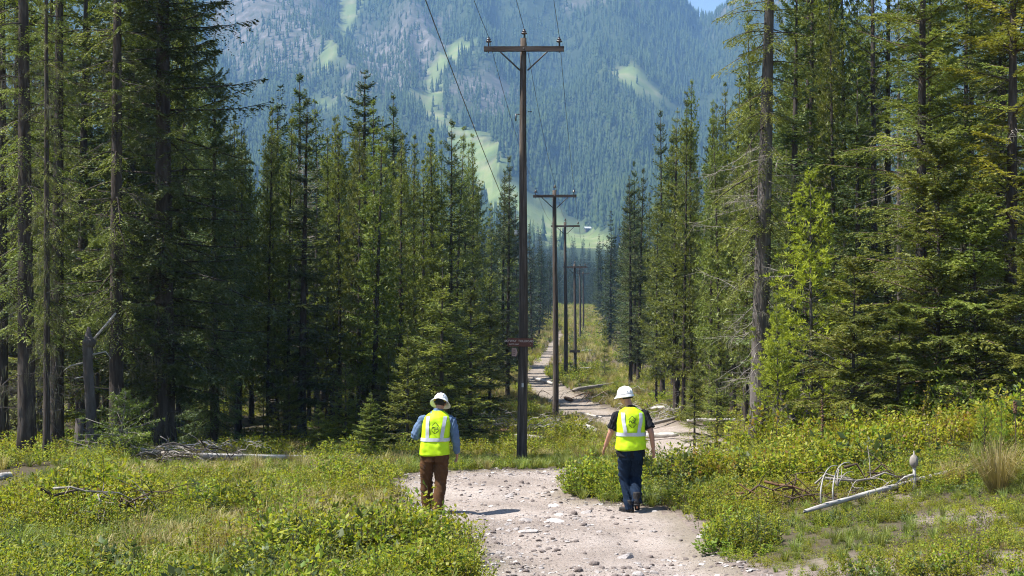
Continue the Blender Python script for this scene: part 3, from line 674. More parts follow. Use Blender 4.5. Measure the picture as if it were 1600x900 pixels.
# valley forest beyond the single trees
g = np.random.default_rng(5)
def forest_pts(n, d0, d1, pxmax, keep):
    d = d0+(d1-d0)*g.uniform(0, 1, n)**.8; px = g.uniform(-pxmax, pxmax, n); x = px/F*d
    k = keep(x, d); return x[k], d[k]
def not_strip(x, d):
    l = np.interp(d, *LEFT_E); r = np.interp(d, *RIGHT_E)
    return (d > 385) | (x < l-4-np.minimum(6, .02*d)) | (x > r+4+np.minimum(6, .02*d))
xa, da = forest_pts(2300, 70, 420, 1100, not_strip)
xb, db = forest_pts(5200, 350, 1050, 1100, lambda x, d: (d > 390) | not_strip(x, d))
def off_openings(x, y):
    k = np.ones(len(x), bool)
    for P in RUNS: k &= ~in_poly(x, y, P)
    return k
MEADOW = [(700, 195), (768, 205), (770, 255), (810, 285), (905, 342), (960, 362), (955, 388), (880, 385), (815, 350), (755, 310), (705, 262)]
def clear_meadow(x, y, h): return ~in_poly(x/y*F+800, 450-(ground(x, y)+h)/y*F, MEADOW)
kk = off_openings(xb, db) & clear_meadow(xb, db, 12); xb, db = xb[kk], db[kk]
xs = np.concatenate([xa, xb]); ds = np.concatenate([da, db]); n = len(xs)
sc = g.uniform(.7, 1.25, n)*np.where(ds > 450, 1.35, 1.0); w = sc*g.uniform(.85, 1.15, n)
scatter('valley_forest', np.stack([xs, ds, ground(xs, ds)-.1], -1), np.stack([0*xs, 0*xs, g.uniform(0, 6.28, n)], -1), np.stack([w, w, sc], -1), g.integers(0, 4, n),
        [lib('far', i)[1][1][1] for i in range(4)], 'dense green conifer forest filling the valley beyond the stands', 'forest')

# mountain forest: thousands of small spires, one mass
def spire_mass(x, y, z, H, W, rng, tiers=4, k=6):
    n = len(x); th = np.arange(k)/k*2*np.pi; Vs = []; Ts = []
    per = tiers*(k+1); rot = rng.uniform(0, 6.28, n)
    out = np.zeros((n, per, 3)); tr = []
    for t in range(tiers):
        z0 = t/tiers*.9; z1 = min(1.0, z0+.42); r = (1-z0)*.5*(1 if t else .85)
        rr = r*np.where(np.arange(k) % 2, .68, 1.12)[None]*rng.uniform(.75, 1.2, (n, k)); a = th[None]+rot[:, None]+t*.5
        b = t*(k+1)
        out[:, b:b+k, 0] = x[:, None]+np.cos(a)*rr*W[:, None]; out[:, b:b+k, 1] = y[:, None]+np.sin(a)*rr*W[:, None]
        out[:, b:b+k, 2] = z[:, None]+(z0+.05*rng.uniform(-1, 1, (n, k)))*H[:, None]
        out[:, b+k, 0] = x; out[:, b+k, 1] = y; out[:, b+k, 2] = z+z1*H
        for i in range(k): tr.append((b+i, b+(i+1) % k, b+k))
    T = (np.arange(n)[:, None, None]*per+np.array(tr)[None]).reshape(-1, 3)
    return out.reshape(-1, 3), T, rng.uniform(0, 1, n).repeat(per)
n = 44000
d = 1000+2050*g.uniform(0, 1, n)**.85; px = g.uniform(-560, 760, n); x = px/F*d
wb = 26*(fbm(x*.03, d*.03, 4, 55, .65)-.5)*2; k = off_openings(x+wb, d+wb) | (g.uniform(0, 1, n) < .012)
inrock = np.zeros(n, bool)
for P in ROCKS: inrock |= in_poly(x, d, P)
clump = fbm(x*.012, d*.012, 3, 91)
k &= ~(inrock & ((clump < .36) | (g.uniform(0, 1, n) > .75))) & (g.uniform(0, 1, n) < .55+1.2*(clump-.25))
k &= (clear_meadow(x, d, 8) & clear_meadow(x, d, 15) & clear_meadow(x, d, 3)) | (g.uniform(0, 1, n) < .02)
x, d = x[k], d[k]; H = g.uniform(9, 27, len(x))*(.75+.5*fbm(x*.006, d*.006, 2, 17))*np.where(inrock[k], .7, 1)*(1.15-.2*sstep(1200, 2900, d))
Vv, T, rn = spire_mass(x, d, ground(x, d)-1, H, H*g.uniform(.24, .36, len(x)), g)
tag(link('mountain_forest', np_mesh('mountain_forest', Vv, T, (MATS['needles_mountain'],), attrs=dict(rnd=rn))), 'blue hazed conifer forest covering the mountain slopes', 'forest', kind='stuff')

# little hut at the foot of the ski run
hp = unproj(918, 362, 900)
hut = link('hut', None, loc=(hp[0], hp[1], gz(hp[0], hp[1])), rot=(0, 0, .25)); tag(hut, 'tiny dark hut with a pale roof on the green run below the mountain', 'hut')
m = MB(); m.box((0, 0, 1.6), (4.4, 4, 3.6)); m.build('wall', 'hut_wall', hut, False)
m = MB(); m.add([(-3.6, -2.7, 3.3), (3.6, -2.7, 3.3), (3.6, 0, 5), (-3.6, 0, 5), (3.6, 2.7, 3.3), (-3.6, 2.7, 3.3), (-3.6, -2.7, 3.55), (3.6, -2.7, 3.55), (3.6, 0, 5.3), (-3.6, 0, 5.3), (3.6, 2.7, 3.55), (-3.6, 2.7, 3.55)],
             [[6, 7, 8, 9], [9, 8, 10, 11], [0, 3, 2, 1], [3, 5, 4, 2], [0, 1, 7, 6], [4, 5, 11, 10], [1, 2, 8, 7], [2, 4, 10, 8], [0, 6, 9, 3], [3, 9, 11, 5]]); m.build('roof', 'hut_roof', hut, False)
m = MB(); m.box((.4, -2.03, 1.1), (1.0, .1, 2.1)); m.build('door', 'arm_wood', hut, False)

# ------------------------------------------------------------------ utility poles
def pole_parts(H, arm=1.95, r=.155, mark=False):
    P = []
    m = MB(); n = 22; z = np.linspace(-.6, H, n); rr = r*(1.0-.42*np.clip(z, 0, None)/H)
    m.tube(np.stack([.02*np.sin(z*.5), 0*z, z], -1), list(rr), 16)
    Vv = np.concatenate(m.v); a = np.arctan2(Vv[:, 1], Vv[:, 0]); Vv[:, :2] *= (1+.06*(vnoise(a*4, Vv[:, 2]*.8, 5)-.5))[:, None]; m.v = [Vv]
    P.append(('shaft', m.mesh('shaft', 'pole_wood'), (0, 0, 0)))
    m = MB(); m.box((0, -.13, H-.28), (arm, .095, .12)); P.append(('crossarm', m.mesh('crossarm', 'arm_wood', False), (0, 0, 0)))
    for sx in (-1, 1):
        m = MB(); m.tube([(sx*.3*arm, -.15, H-.33), (sx*.3*arm-sx*.02, -.16, H-.36), (sx*.09, -.125, H-.8)], [.02, .02, .02], 6); P.append(('brace', m.mesh('brace', 'metal_dark'), (0, 0, 0)))
    for x, z0 in ((-.44*arm, H-.22), (.44*arm, H-.22), (0, H)):
        P.append(('insulator', ins_mesh, (x, -.13 if x else 0, z0)))
    m = MB(); m.tube([(0, -.2, H-.28), (0, .14, H-.28)], [.018, .018], 8); P.append(('bolt', m.mesh('bolt', 'metal_dark'), (0, 0, 0)))
    return P
m = MB(); m.lathe([(0, 0), (.016, 0), (.016, .1), (.05, .1), (.075, .115), (.07, .135), (.035, .15), (.05, .16), (.055, .175), (.03, .19), (.022, .21), (.03, .225), (.0, .235)], 14); m.tube([(0, 0, -.16), (0, 0, .1)], [.013, .013], 6)
ins_mesh = m.mesh('insulator', 'insulator_glaze')
POLES = [(815, 34.7, 60, None, 'nearest weathered wooden utility pole with trail signs, beside the trail'),
         (868, 64, 297, None, 'second wooden utility pole, right behind the nearest one'),
         (884, 96, 347, None, 'third wooden utility pole, thinner, beside the bend of the trail'),
         (898.5, 117, 412, None, 'fourth wooden utility pole carrying a small cross board low down'),
         (906.5, 185, 415, None, 'fifth wooden utility pole far down the cleared strip'),
         (911.5, 225, 425, None, 'farthest and palest wooden utility pole at the end of the strip')]
PTOP = []
for i, (px, d, yt, _, lab) in enumerate(POLES):
    x = px2w(px, d); z0 = gz(x, d); H = (450-yt)/F*d-z0
    r = link('utility_pole', None, loc=(x, d, z0), rot=(0, .006 if i == 0 else -.003, -.05)); tag(r, lab, 'utility pole', 'utility poles along the trail')
    for nm, me, lo in pole_parts(H, 1.95 if i < 4 else 2.0, .145 if i != 0 else .128): link(nm, me, r, loc=lo)
    PTOP.append((x+(.0 if i else .06), d, z0+H))
    if i == 0:
        for sx, zz in ((-1, 8.55), (1, 8.62)):
            m = MB(); m.tube([(sx*.1, 0, zz), (sx*.2, 0, zz)], [.012, .012], 6)
            if sx < 0: m.tube([(-.19, 0, zz-.16), (-.19, 0, zz+.02)], [.016, .016], 6)
            m.build('step_bolt', 'metal_dark', r)
        m = MB(); m.lathe([(0, 0), (.04, 0), (.05, .04), (.03, .07), (.045, .1), (0, .12)], 10, (-.17, -.02, 5.62)); m.tube([(-.2, -.02, 5.68), (-.1, 0, 5.68)], [.012, .012], 6); m.build('neutral_bracket', 'tag_metal', r)
        m = MB(); m.box((.02, -.137, 1.96), (.05, .012, .1)); m.build('pole_tag', 'tag_metal', r, False)
    if i == 3:
        m = MB(); m.box((0, -.18, 1.75), (.85, .05, .2)); m.build('cross_board', 'arm_wood', r, False)
# wires, from a pole beside the photographer to the far end; each conductor is one thing
P0 = (-1.7, 4.0, 8.2)
def sag(a, b, s_, n=14):
    t = np.linspace(0, 1, n); a = np.array(a); b = np.array(b)
    p = a+(b-a)*t[:, None]; p[:, 2] -= 4*s_*t*(1-t); return p[:-1]
for nm, off, dz in (('left', -.86, .0), ('middle', 0, .235), ('right', .86, .0)):
    pts = []; tops = [P0]+PTOP[:5]
    pp = [(x+off, y-(.13 if off else 0), z+dz) for x, y, z in tops]
    for a, b in zip(pp[:-1], pp[1:]): pts.append(sag(a, b, .35))
    pts = np.concatenate(pts+[np.array([pp[-1]])])
    m = MB(); m.tube(pts, [.0065]*len(pts), 5)
    tag(m.build('power_line', 'wire'), {'left': 'thin wire on the left end of the pole crossarms', 'middle': 'thin wire on the pole tops, middle one of three', 'right': 'thin wire on the right end of the pole crossarms'}[nm], 'wire', 'overhead wires')
pp = [(-1.9, 3, 5.4), (PTOP[0][0]-.2, 34.68, PTOP[0][2]-4.65), (PTOP[1][0]-.14, 64, PTOP[1][2]-4.2), (PTOP[2][0]-.12, 96, PTOP[2][2]-3.6)]
pts = np.concatenate([sag(a, b, .25) for a, b in zip(pp[:-1], pp[1:])]+[np.array([pp[-1]])])
m = MB(); m.tube(pts, [.0065]*len(pts), 5); tag(m.build('power_line', 'wire'), 'low wire clamped to the pole side far below the crossarms', 'wire', 'overhead wires')

# ------------------------------------------------------------------ trail signs on the nearest pole
def text_mesh(body, size, bold=0.0, align='CENTER', space=1.0):
    c = bpy.data.curves.new('t', 'FONT'); c.body = body; c.size = size; c.align_x = align; c.align_y = 'CENTER'; c.offset = bold; c.resolution_u = 2; c.space_character = space
    o = bpy.data.objects.new('t', c); C.objects.link(o); bpy.context.view_layer.update()
    dg = bpy.context.evaluated_depsgraph_get(); me = bpy.data.meshes.new_from_object(o.evaluated_get(dg)); bpy.data.objects.remove(o)
    V_ = np.array([v.co[:] for v in me.vertices]); Fs = [list(p.vertices) for p in me.polygons]; bpy.data.meshes.remove(me); return V_, Fs
px0, d0 = POLES[0][0], 34.7; x0 = px2w(px0-2, d0); yb = d0-.155
sg = link('trail_sign', None, loc=(x0, yb, (450-534.5)/F*d0), rot=(0, .015, 0)); tag(sg, 'brown wooden trail sign with pale lettering on the nearest utility pole', 'sign')
m = MB(); m.box((0, 0, 0), (.62, .035, .2)); m.build('board', 'sign_brown', sg, False)
for body, sz, xx, zz in (('SKYWAY  TOLLROAD', .072, -.03, .03), ("GOV'T CAMP", .04, -.155, -.048), ('1', .04, .24, -.048), ('\u00bb', .07, .265, .04)):
    tv, tf = text_mesh(body, sz, .002); m = MB(); m.add(np.stack([tv[:, 0]+xx, tv[:, 2]*0-.021, tv[:, 1]+zz], -1), tf); m.build('lettering', 'sign_letter', sg, False)
sg = link('small_sign', None, loc=(px2w(803.6, d0), d0-.06, (450-550)/F*d0), rot=(0, 0, -1.0)); tag(sg, 'small pale reddish arrow sign edge on below the trail sign', 'sign')
m = MB(); m.add([(-.1, y, z) for y in (-.012, .012) for z in (-.1, .1)]+[(.07, y, z) for y in (-.012, .012) for z in (-.1, .1)]+[(.13, y, 0) for y in (-.012, .012)],
    [[0, 4, 8, 5, 1], [2, 3, 7, 9, 6], [0, 1, 3, 2], [1, 5, 7, 3], [5, 8, 9, 7], [8, 4, 6, 9], [4, 0, 2, 6]]); m.build('board', 'sign_pink', sg, False)
m = MB()
for zz in (.05, 0, -.05): m.box((-.01, -.014, zz), (.12, .004, .014))
m.build('lettering', 'sign_brown', sg, False)

# ------------------------------------------------------------------ rocks
simple('rock_grey', (.3, .275, .265), .9, .15, .35, 9); simple('rock_dark', (.15, .125, .115), .9, .15, .35, 9); simple('rock_pale', (.46, .43, .41), .9, .15, .25, 9)
def rock_mesh(seed, flat, mat):
    q = np.random.default_rng(seed); bm = bmesh.new(); bmesh.ops.create_icosphere(bm, subdivisions=2, radius=.5)
    Pn = nrm(q.normal(0, 1, (9, 3))); of = q.uniform(.28, .46, 9)
    for v in bm.verts:
        p = np.array(v.co)
        for nn_, o_ in zip(Pn, of):
            e = p@nn_-o_
            if e > 0: p = p-nn_*e*.92
        p += q.normal(0, .012, 3); p[2] *= flat; v.co = p
    me = bpy.data.meshes.new('rock'); bm.to_mesh(me); bm.free(); me.materials.append(MATS[mat]); return me
RK = [rock_mesh(i, f, mt) for i, (f, mt) in enumerate([(.75, 'rock_dark'), (.6, 'rock_dark'), (.45, 'rock_grey'), (.3, 'rock_pale'), (.65, 'rock_grey'), (.35, 'rock_grey')])]
def ground_px(px, py): p = unproj(px, py, 8, 60); return p[0], p[1], gz(p[0], p[1])
def rock(px, py, wpx, var, label, group=None, zs=1.0):
    x, y, z = ground_px(px, py); s_ = wpx/F*y
    o = link('rock', RK[var], loc=(x, y, z+s_*(.06 if var not in (3, 5) else -.04)), rot=(random.uniform(-.2, .2), random.uniform(-.2, .2), random.uniform(0, 6.28)), scale=(s_, s_*.85, s_*zs)); return tag(o, label, 'rock', group)
for a in [(658, 808, 32, 4, 'lumpy grey rock by the heels of the worker in brown trousers'), (707, 818, 16, 0, 'dark round stone right of the brown trousers, alone on the dirt'),
          (897, 796, 15, 0, 'dark block of stone left of the second worker, at the shrub tip'), (868, 809, 40, 3, 'wide pale flat slab in the middle of the trail'),
          (826, 823, 42, 3, 'broad low slab bedded left of the wide pale slab'), (822, 806, 34, 5, 'grey ledge stone behind the low slab'), (873, 800, 20, 3, 'small pale slab just behind the wide pale slab'),
          (912, 815, 13, 0, 'dark stone right of the wide pale slab'), (918, 792, 26, 5, 'grey broken ledge beside the shrubs at trail edge'), (928, 876, 20, 1, 'dark pointed rock in the near trail with a brown side'),
          (976, 862, 40, 5, 'brownish half buried mound of rock in the near trail'), (997, 893, 24, 4, 'grey faceted rock at the bottom edge of the trail'), (1022, 889, 16, 4, 'pale grey rock right of the faceted rock at the bottom'),
          (962, 894, 13, 0, 'dark small rock left of the faceted rock at the bottom'), (903, 886, 20, 1, 'flat dark stone left of the dark pointed rock'), (795, 738, 16, 5, 'flat grey stone on the crest of the trail'),
          (778, 732, 15, 3, 'pale stone at the grass edge left of the pole foot'), (903, 737, 18, 5, 'grey flat stone at the far grass edge of the crest'), (875, 745, 11, 0, 'dark stone alone near the crest of the trail'),
          (815, 749, 10, 0, 'dark stone, left one of two near the crest'), (825, 749, 9, 1, 'dark stone, right one of two near the crest'), (795, 769, 26, 5, 'grey ledge stone sticking up left of mid trail'), (805, 766, 8, 0, 'small upright dark stone behind the ledge at mid trail'),
          (1023, 795, 12, 3, 'white stone right beside the boot of the second worker'), (1016, 786, 20, 4, 'grey rock half hidden in grass right of the second worker'), (1100, 839, 34, 2, 'flat grey stone on the soil right of the trail'),
          (832, 776, 9, 0, 'small dark stone below the ledge at mid trail'), (1105, 897, 22, 1, 'dark flat rock at the bottom edge right of the trail'), (776, 842, 12, 1, 'grey brown stone left of centre on the near trail'), (866, 784, 24, 3, 'whitish slab patch behind the cluster of slabs')]: rock(*a)
for i in range(46):
    t_ = random.random(); py = 745+145*t_; d_ = 14; px = random.uniform(700+60*t_, 900+250*t_)
    rock(px, py, random.uniform(4.5, 9), random.choice((0, 1, 4, 2, 0)), 'small loose stone lying on the pale dirt of the trail', 'small loose stones on the trail')
# gravel
n = 24000; y = 9+22*g.uniform(0, 1, n)**1.2; x = g.uniform(-2.6, 4.5, n); k = (path_d(x, y) < .25) & (fbm(x*.9, y*.7, 4, 13)+g.uniform(-.14, .14, n) > .45); x, y = x[k], y[k]; n = len(x)
s_ = np.minimum(.009+.012*g.pareto(2.0, n), .06)
scatter('gravel', np.stack([x, y, ground(x, y)+s_*.1], -1), np.stack([g.uniform(-.3, .3, n), g.uniform(-.3, .3, n), g.uniform(0, 6.28, n)], -1), np.stack([s_*1.6, s_*1.3, s_], -1), g.integers(0, 6, n), RK, 'fine gravel and pebbles strewn over the dirt trail', 'gravel')

# ------------------------------------------------------------------ low plants
def leaf_quads(q, A, D, Nrm_, ln, wd):
    sd_ = nrm(np.cross(D, Nrm_)); tip = A+D*ln[:, None]; mid = A+D*ln[:, None]*.5
    up = nrm(np.cross(sd_, D))*ln[:, None]*.1
    Vv = np.stack([A, mid+sd_*wd[:, None]-up, tip, mid-sd_*wd[:, None]-up], 1).reshape(-1, 3); i = np.arange(len(A))[:, None]*4
    return Vv, np.concatenate([i+np.array([[0, 1, 2]]), i+np.array([[0, 2, 3]])])
def shrub_mesh(seed, rad, hgt, stems, leaves, ll, mat, mat2=None, frac2=.25):
    q = np.random.default_rng(seed); az = q.uniform(0, 6.28, stems); rr = rad*np.sqrt(q.uniform(0, 1, stems)); h = hgt*q.uniform(.55, 1.1, stems)*(1-.35*(rr/rad)**2)
    b = np.stack([np.cos(az)*rr*.45, np.sin(az)*rr*.45, 0*az], -1); t = np.stack([np.cos(az)*rr, np.sin(az)*rr, h], -1)+q.normal(0, .05*rad, (stems, 3))
    s_ = np.linspace(0, 1, 4)[None, :, None]; bow = np.stack([np.cos(az), np.sin(az), -.3+0*az], -1)[:, None]*rad*.18*(4*s_*(1-s_))
    PB = b[:, None]*(1-s_)+t[:, None]*s_+bow
    V1, T1 = many_tubes(PB, np.full((stems, 4), .0028)*np.linspace(1.3, .5, 4)[None], 3)
    u = q.uniform(.22, 1.03, (stems, leaves)); A = (b[:, None]*(1-u[..., None])+t[:, None]*u[..., None]+np.stack([np.cos(az), np.sin(az), -.3+0*az], -1)[:, None]*rad*.18*(4*u*(1-u))[..., None]).reshape(-1, 3)
    m = len(A); la = q.uniform(0, 6.28, m); el = q.normal(.45, .4, m); D = np.stack([np.cos(la)*np.cos(el), np.sin(la)*np.cos(el), np.sin(el)], -1)
    A = A+D*q.uniform(0, .035, m)[:, None]
    V2, T2 = leaf_quads(q, A, D, nrm(q.normal(0, .5, (m, 3))+np.array([0, 0, 1.])), ll*q.uniform(.6, 1.3, m), ll*.27*q.uniform(.8, 1.2, m))
    mi2 = np.where(q.uniform(0, 1, m) < frac2, 2, 1) if mat2 else np.ones(m); mi2 = np.concatenate([mi2, mi2])
    return np_mesh('shrub', np.concatenate([V1, V2]), np.concatenate([T1, T2+len(V1)]), (MATS['twig_brown'], MATS[mat], MATS[mat2 or mat]), np.concatenate([np.zeros(len(T1)), mi2]), attrs=dict(rnd=np.concatenate([np.zeros(len(V1)), q.uniform(0, 1, m).repeat(4)])))
def tuft_mesh(seed, n, hgt, spread, w, mat):
    q = np.random.default_rng(seed); az = q.uniform(0, 6.28, n); l = hgt*q.uniform(.5, 1.1, n); sp = spread*q.uniform(.1, 1.2, n)
    d = np.stack([np.cos(az), np.sin(az), 0*az], -1); sd_ = np.stack([-np.sin(az+q.normal(0, .6, n)), np.cos(az), 0*az], -1)*w
    b = d*(hgt*.12*q.uniform(0, 1, n))[:, None]; m = b+d*(sp*l*.45)[:, None]+np.array([0, 0, 1.])*(l*.62)[:, None]; t = b+d*(sp*l*1.15)[:, None]+np.array([0, 0, 1.])*(l*(1-.45*sp))[:, None]
    Vv = np.stack([b-sd_, b+sd_, m+sd_*.8, m-sd_*.8, t], 1).reshape(-1, 3); i = np.arange(n)[:, None]*5
    return np_mesh('tuft', Vv, np.concatenate([i+np.array([[0, 1, 2]]), i+np.array([[0, 2, 3]]), i+np.array([[3, 2, 4]])]), (MATS[mat],), attrs=dict(rnd=q.uniform(0, 1, n).repeat(5)))
SH = [shrub_mesh(1, .3, .42, 16, 24, 0.043, 'leaf_green', 'leaf_yellow', .5), shrub_mesh(2, .32, .38, 18, 22, 0.041, 'leaf_yellow', 'leaf_green', .25), shrub_mesh(3, .28, .5, 14, 26, 0.046, 'leaf_green', 'leaf_yellow', .6),
      shrub_mesh(4, .3, .36, 16, 22, 0.038, 'leaf_yellow', 'leaf_red', .22), shrub_mesh(5, .26, .22, 14, 22, 0.054, 'leaf_green'), shrub_mesh(6, .34, .3, 20, 20, 0.038, 'leaf_yellow'),
      shrub_mesh(7, .26, .34, 9, 12, .085, 'leaf_dull'), shrub_mesh(8, .3, .4, 22, 5, .03, 'leaf_dead', 'leaf_dull', .3), shrub_mesh(9, .3, .5, 14, 26, .03, 'leaf_dull', 'leaf_yellow', .2)]
TF = [tuft_mesh(1, 60, .34, .7, .0045, 'grass_blade'), tuft_mesh(2, 70, .26, .9, .004, 'grass_blade'), tuft_mesh(3, 60, .4, .8, .0045, 'grass_dry')]

def cover(n, x0, x1, y0, y1, dens):
    x = g.uniform(x0, x1, n); y = g.uniform(y0, y1, n); k = (np.abs(x/np.maximum(y, 1)*F) < 930) & (path_d(x, y) > .12) & (g.uniform(0, 1, n) < dens(x, y)); return x[k], y[k]
def bare_at(x, y): return sstep(.45, .62, fbm(x*.55, y*.55, 4, 63))*sstep(1.2, 3.0, x)*sstep(21, 16.5, y-.35*(x-3))
patch = lambda x, y: sstep(.3, .5, fbm(x*.45, y*.45, 3, 71))
left_edge = lambda x, y: sstep(-1, 4, np.where(x < 0, x-np.interp(y, *LEFT_E), np.interp(y, *RIGHT_E)-x)+2.5)
# leafy ground cover: near bank both sides, then thinner down the strip
xs1, ys1 = cover(7600, -8, 10, 9.5, 27, lambda x, y: np.clip((.12+.88*patch(x, y))*(1-.55*bare_at(x, y))*sstep(-.1, .9, path_d(x, y)+.5*fbm(x*2, y*2, 2, 6)), 0, 1))
xs2, ys2 = cover(4200, -16, 14, 27, 46, lambda x, y: (.3+.6*patch(x, y))*np.where(y > 36, left_edge(x, y), 1))
xs3, ys3 = cover(5200, -6, 16, 46, 120, lambda x, y: (.12+.33*patch(x, y))*left_edge(x, y))
xs4, ys4 = cover(2600, -4, 24, 120, 380, lambda x, y: .35*left_edge(x, y))
xs5, ys5 = cover(3600, -26, 22, 33, 90, lambda x, y: .75*(1-left_edge(x, y))*sstep(.35, .55, fbm(x*.2, y*.2, 3, 47)))
x = np.concatenate([xs1, xs2, xs3, xs4, xs5]); y = np.concatenate([ys1, ys2, ys3, ys4, ys5]); n = len(x)
hgtf = .25+2.0*fbm(x*.55, y*.55, 3, 81)**1.6; sc = hgtf*g.uniform(.7, 1.25, n)*np.where(y > 46, 1.35, 1)*np.where(y > 120, 1.8, 1)*sstep(0, .8, path_d(x, y)+.35)*np.where((y > 22.5) & (y < 30.6) & (x/y*F > -620) & (x/y*F < -290), .5, 1)*np.where((x/y*F > 400) & (y < 20.8), .6, 1)*np.where((x > -2.7) & (x < -.4) & (y > 17) & (y < 21.4), .5, 1)*np.where((y > 25.5) & (y < 38) & (x > -3.5) & (x < 5), .5, 1)
zone = fbm(x*.3, y*.3, 3, 99); ids = np.where(zone < .45, g.choice([0, 2, 4, 8, 1, 6, 1], n), g.choice([1, 3, 5, 1, 2, 7, 5], n)); ids = np.where((x > 3) & (y > 19) & (y < 30) & (g.uniform(0, 1, n) < .5), 3, ids); sc = sc*np.where((x > 4) & (y > 21.5) & (y < 28), 1.45, 1)
scatter('shrub_ground_cover', np.stack([x, y, ground(x, y)-.02], -1), np.stack([g.normal(0, .12, n), g.normal(0, .12, n), g.uniform(0, 6.28, n)], -1), np.stack([sc*1.05, sc*1.05, sc], -1), ids, SH, 'low yellow green leafy shrubs and herbs covering the clearing', 'ground cover')
xg1, yg1 = cover(6500, -8, 10, 9.5, 27, lambda x, y: np.clip((1-.6*patch(x, y))*(1-.8*bare_at(x, y)), 0, 1))
xg2, yg2 = cover(6000, -15, 14, 26, 50, lambda x, y: (1-.5*patch(x, y))*np.where(y > 36, left_edge(x, y), 1))
xg3, yg3 = cover(6500, -6, 16, 50, 130, lambda x, y: .6*left_edge(x, y))
xg4, yg4 = cover(4000, -4, 24, 130, 380, lambda x, y: left_edge(x, y))
x = np.concatenate([xg1, xg2, xg3, xg4]); y = np.concatenate([yg1, yg2, yg3, yg4]); n = len(x); sc = g.uniform(.6, 1.2, n)*np.where((y < 21) & (x > 2), .6, 1)*np.where(y > 50, 1.4, 1)*np.where(y > 130, 1.8, 1)
ids = np.where(fbm(x*.4, y*.4, 3, 34)+g.uniform(-.15, .15, n) > np.where(y > 48, .42, .6), 2, g.integers(0, 2, n))
scatter('meadow_grass', np.stack([x, y, ground(x, y)-.02], -1), np.stack([g.normal(0, .1, n), g.normal(0, .1, n), g.uniform(0, 6.28, n)], -1), np.stack([sc, sc, sc], -1), ids, TF, 'short green and straw coloured grass between the shrubs', 'grass')

# bushes one can single out
def shrub(px, d, H, mesh, label, name='shrub', cat='shrub', wide=1.0, group=None):
    x = px2w(px, d); o = link(name, None, loc=(x, d, gz(x, d)-.03), rot=(0, 0, random.uniform(0, 6)), scale=H)
    o.scale = (H*wide, H*wide, H); link('foliage', mesh, o); return tag(o, label, cat, group)
B1 = shrub_mesh(11, .55, 1.0, 30, 34, .04, 'leaf_yellow', 'leaf_red', .18); B2 = shrub_mesh(12, .5, 1.0, 28, 32, .045, 'leaf_green', 'leaf_yellow', .3); B3 = shrub_mesh(13, .6, 1.0, 26, 30, .075, 'leaf_green'); B4 = shrub_mesh(14, .6, .9, 30, 30, .04, 'leaf_red', 'leaf_yellow', .5)
for a in [(1290, 23.5, 1.15, B1, 'tall yellow green bush beside a brown dried stalk on the right bank'), (1340, 24.5, .95, B1, 'yellow bush with reddish leaves right of the tallest bush on the bank'), (1405, 24, .95, B4, 'reddish tinged bush in the middle of the right bank'),
          (1460, 25, 1.05, B1, 'yellow and red bush below the hemlock boughs on the right bank'), (1510, 24.5, .9, B4, 'rusty leaved bush left of the pine seedlings at right'), (1590, 23, 1.1, B4, 'reddish bush at the right edge of the picture'),
          (1475, 26.5, 1.35, B3, 'large leaved green shrub under the hemlock boughs'), (1240, 24.5, .9, B2, 'green bush left of the tallest bush on the right bank'), (1110, 29, .95, B1, 'yellow green bush at the foot of the right stand behind the second worker'),
          (1160, 27, .85, B1, 'yellow bush in front of the foot of the leaning grey trunk'), (1060, 27, .6, B2, 'low green bush right of the second worker'), (950, 21.8, .45, B2, 'low green shrub at the tip of the shrub wedge left of the second worker'),
          (255, 22, .6, B1, 'bright yellow green bush in front of the white log on the left'), (520, 27, .7, B2, 'leafy green bush at the edge of the left stand, left of the brown trousers'), (640, 34, .8, B2, 'green bush close behind the worker in brown trousers'),
          (430, 17, .85, B2, 'green leafy bush in the middle of the left foreground'), (570, 15.5, .8, B1, 'yellow green bush in the foreground left of the trail edge'), (150, 16, .8, B2, 'broad leafed green bush in the left foreground'), (705, 14.2, .62, B2, 'bright green shrub overhanging the trail at the bottom left of it'),
          (330, 14.2, .75, B1, 'yellow green bush at the bottom edge left of centre'), (40, 18, .9, B1, 'yellow green bush by the left edge of the picture')]: shrub(*a)
shrub(1560, 18.2, .95, tuft_mesh(21, 420, 1.0, 1.1, .005, 'grass_dry'), 'large arching straw coloured grass clump at the right edge', 'grass_clump', 'grass clump', .8)
shrub(1490, 19.5, .6, tuft_mesh(22, 240, .9, .9, .005, 'grass_dry'), 'straw coloured grass clump left of the large arching one', 'grass_clump', 'grass clump', .9)
shrub(970, 31, .5, tuft_mesh(23, 240, .9, .8, .007, 'grass_blade'), 'pale green grass clump left of the second worker', 'grass_clump', 'grass clump', 1.1)
shrub(880, 31.5, .45, tuft_mesh(24, 240, .9, .8, .007, 'grass_blade'), 'green grass clump right of the foot of the nearest pole', 'grass_clump', 'grass clump', 1.2)
def seedling(px, d, H, label):
    h0, parts = lib('young_pine', 2); x = px2w(px, d); r = link('pine_seedling', None, loc=(x, d, gz(x, d)-.02), rot=(0, 0, 1), scale=H/h0); tag(r, label, 'seedling')
    q = np.random.default_rng(int(px)); tm, f = trunk_mesh(q, 1.0, .018, 'twig_brown', bend=.004); cm = crown_mesh(q, f, 1.0, .12, .22, 26, .5, 1.2, 0, .2, 4, .1, 26, .1, .004, 'tuft', 'needles_young_pine' if px < 500 else 'leaf_green', pw=.5)
    r.scale = (H, H, H); link('trunk', tm, r); link('crown', cm, r)
for a in [(1538, 21.5, .95, 'taller green pine seedling among the reddish bushes at right'), (1565, 22.2, .85, 'shorter green pine seedling right beside the taller one'), (318, 15.5, .4, 'tiny bright green pine seedling in the left foreground')]: seedling(*a)
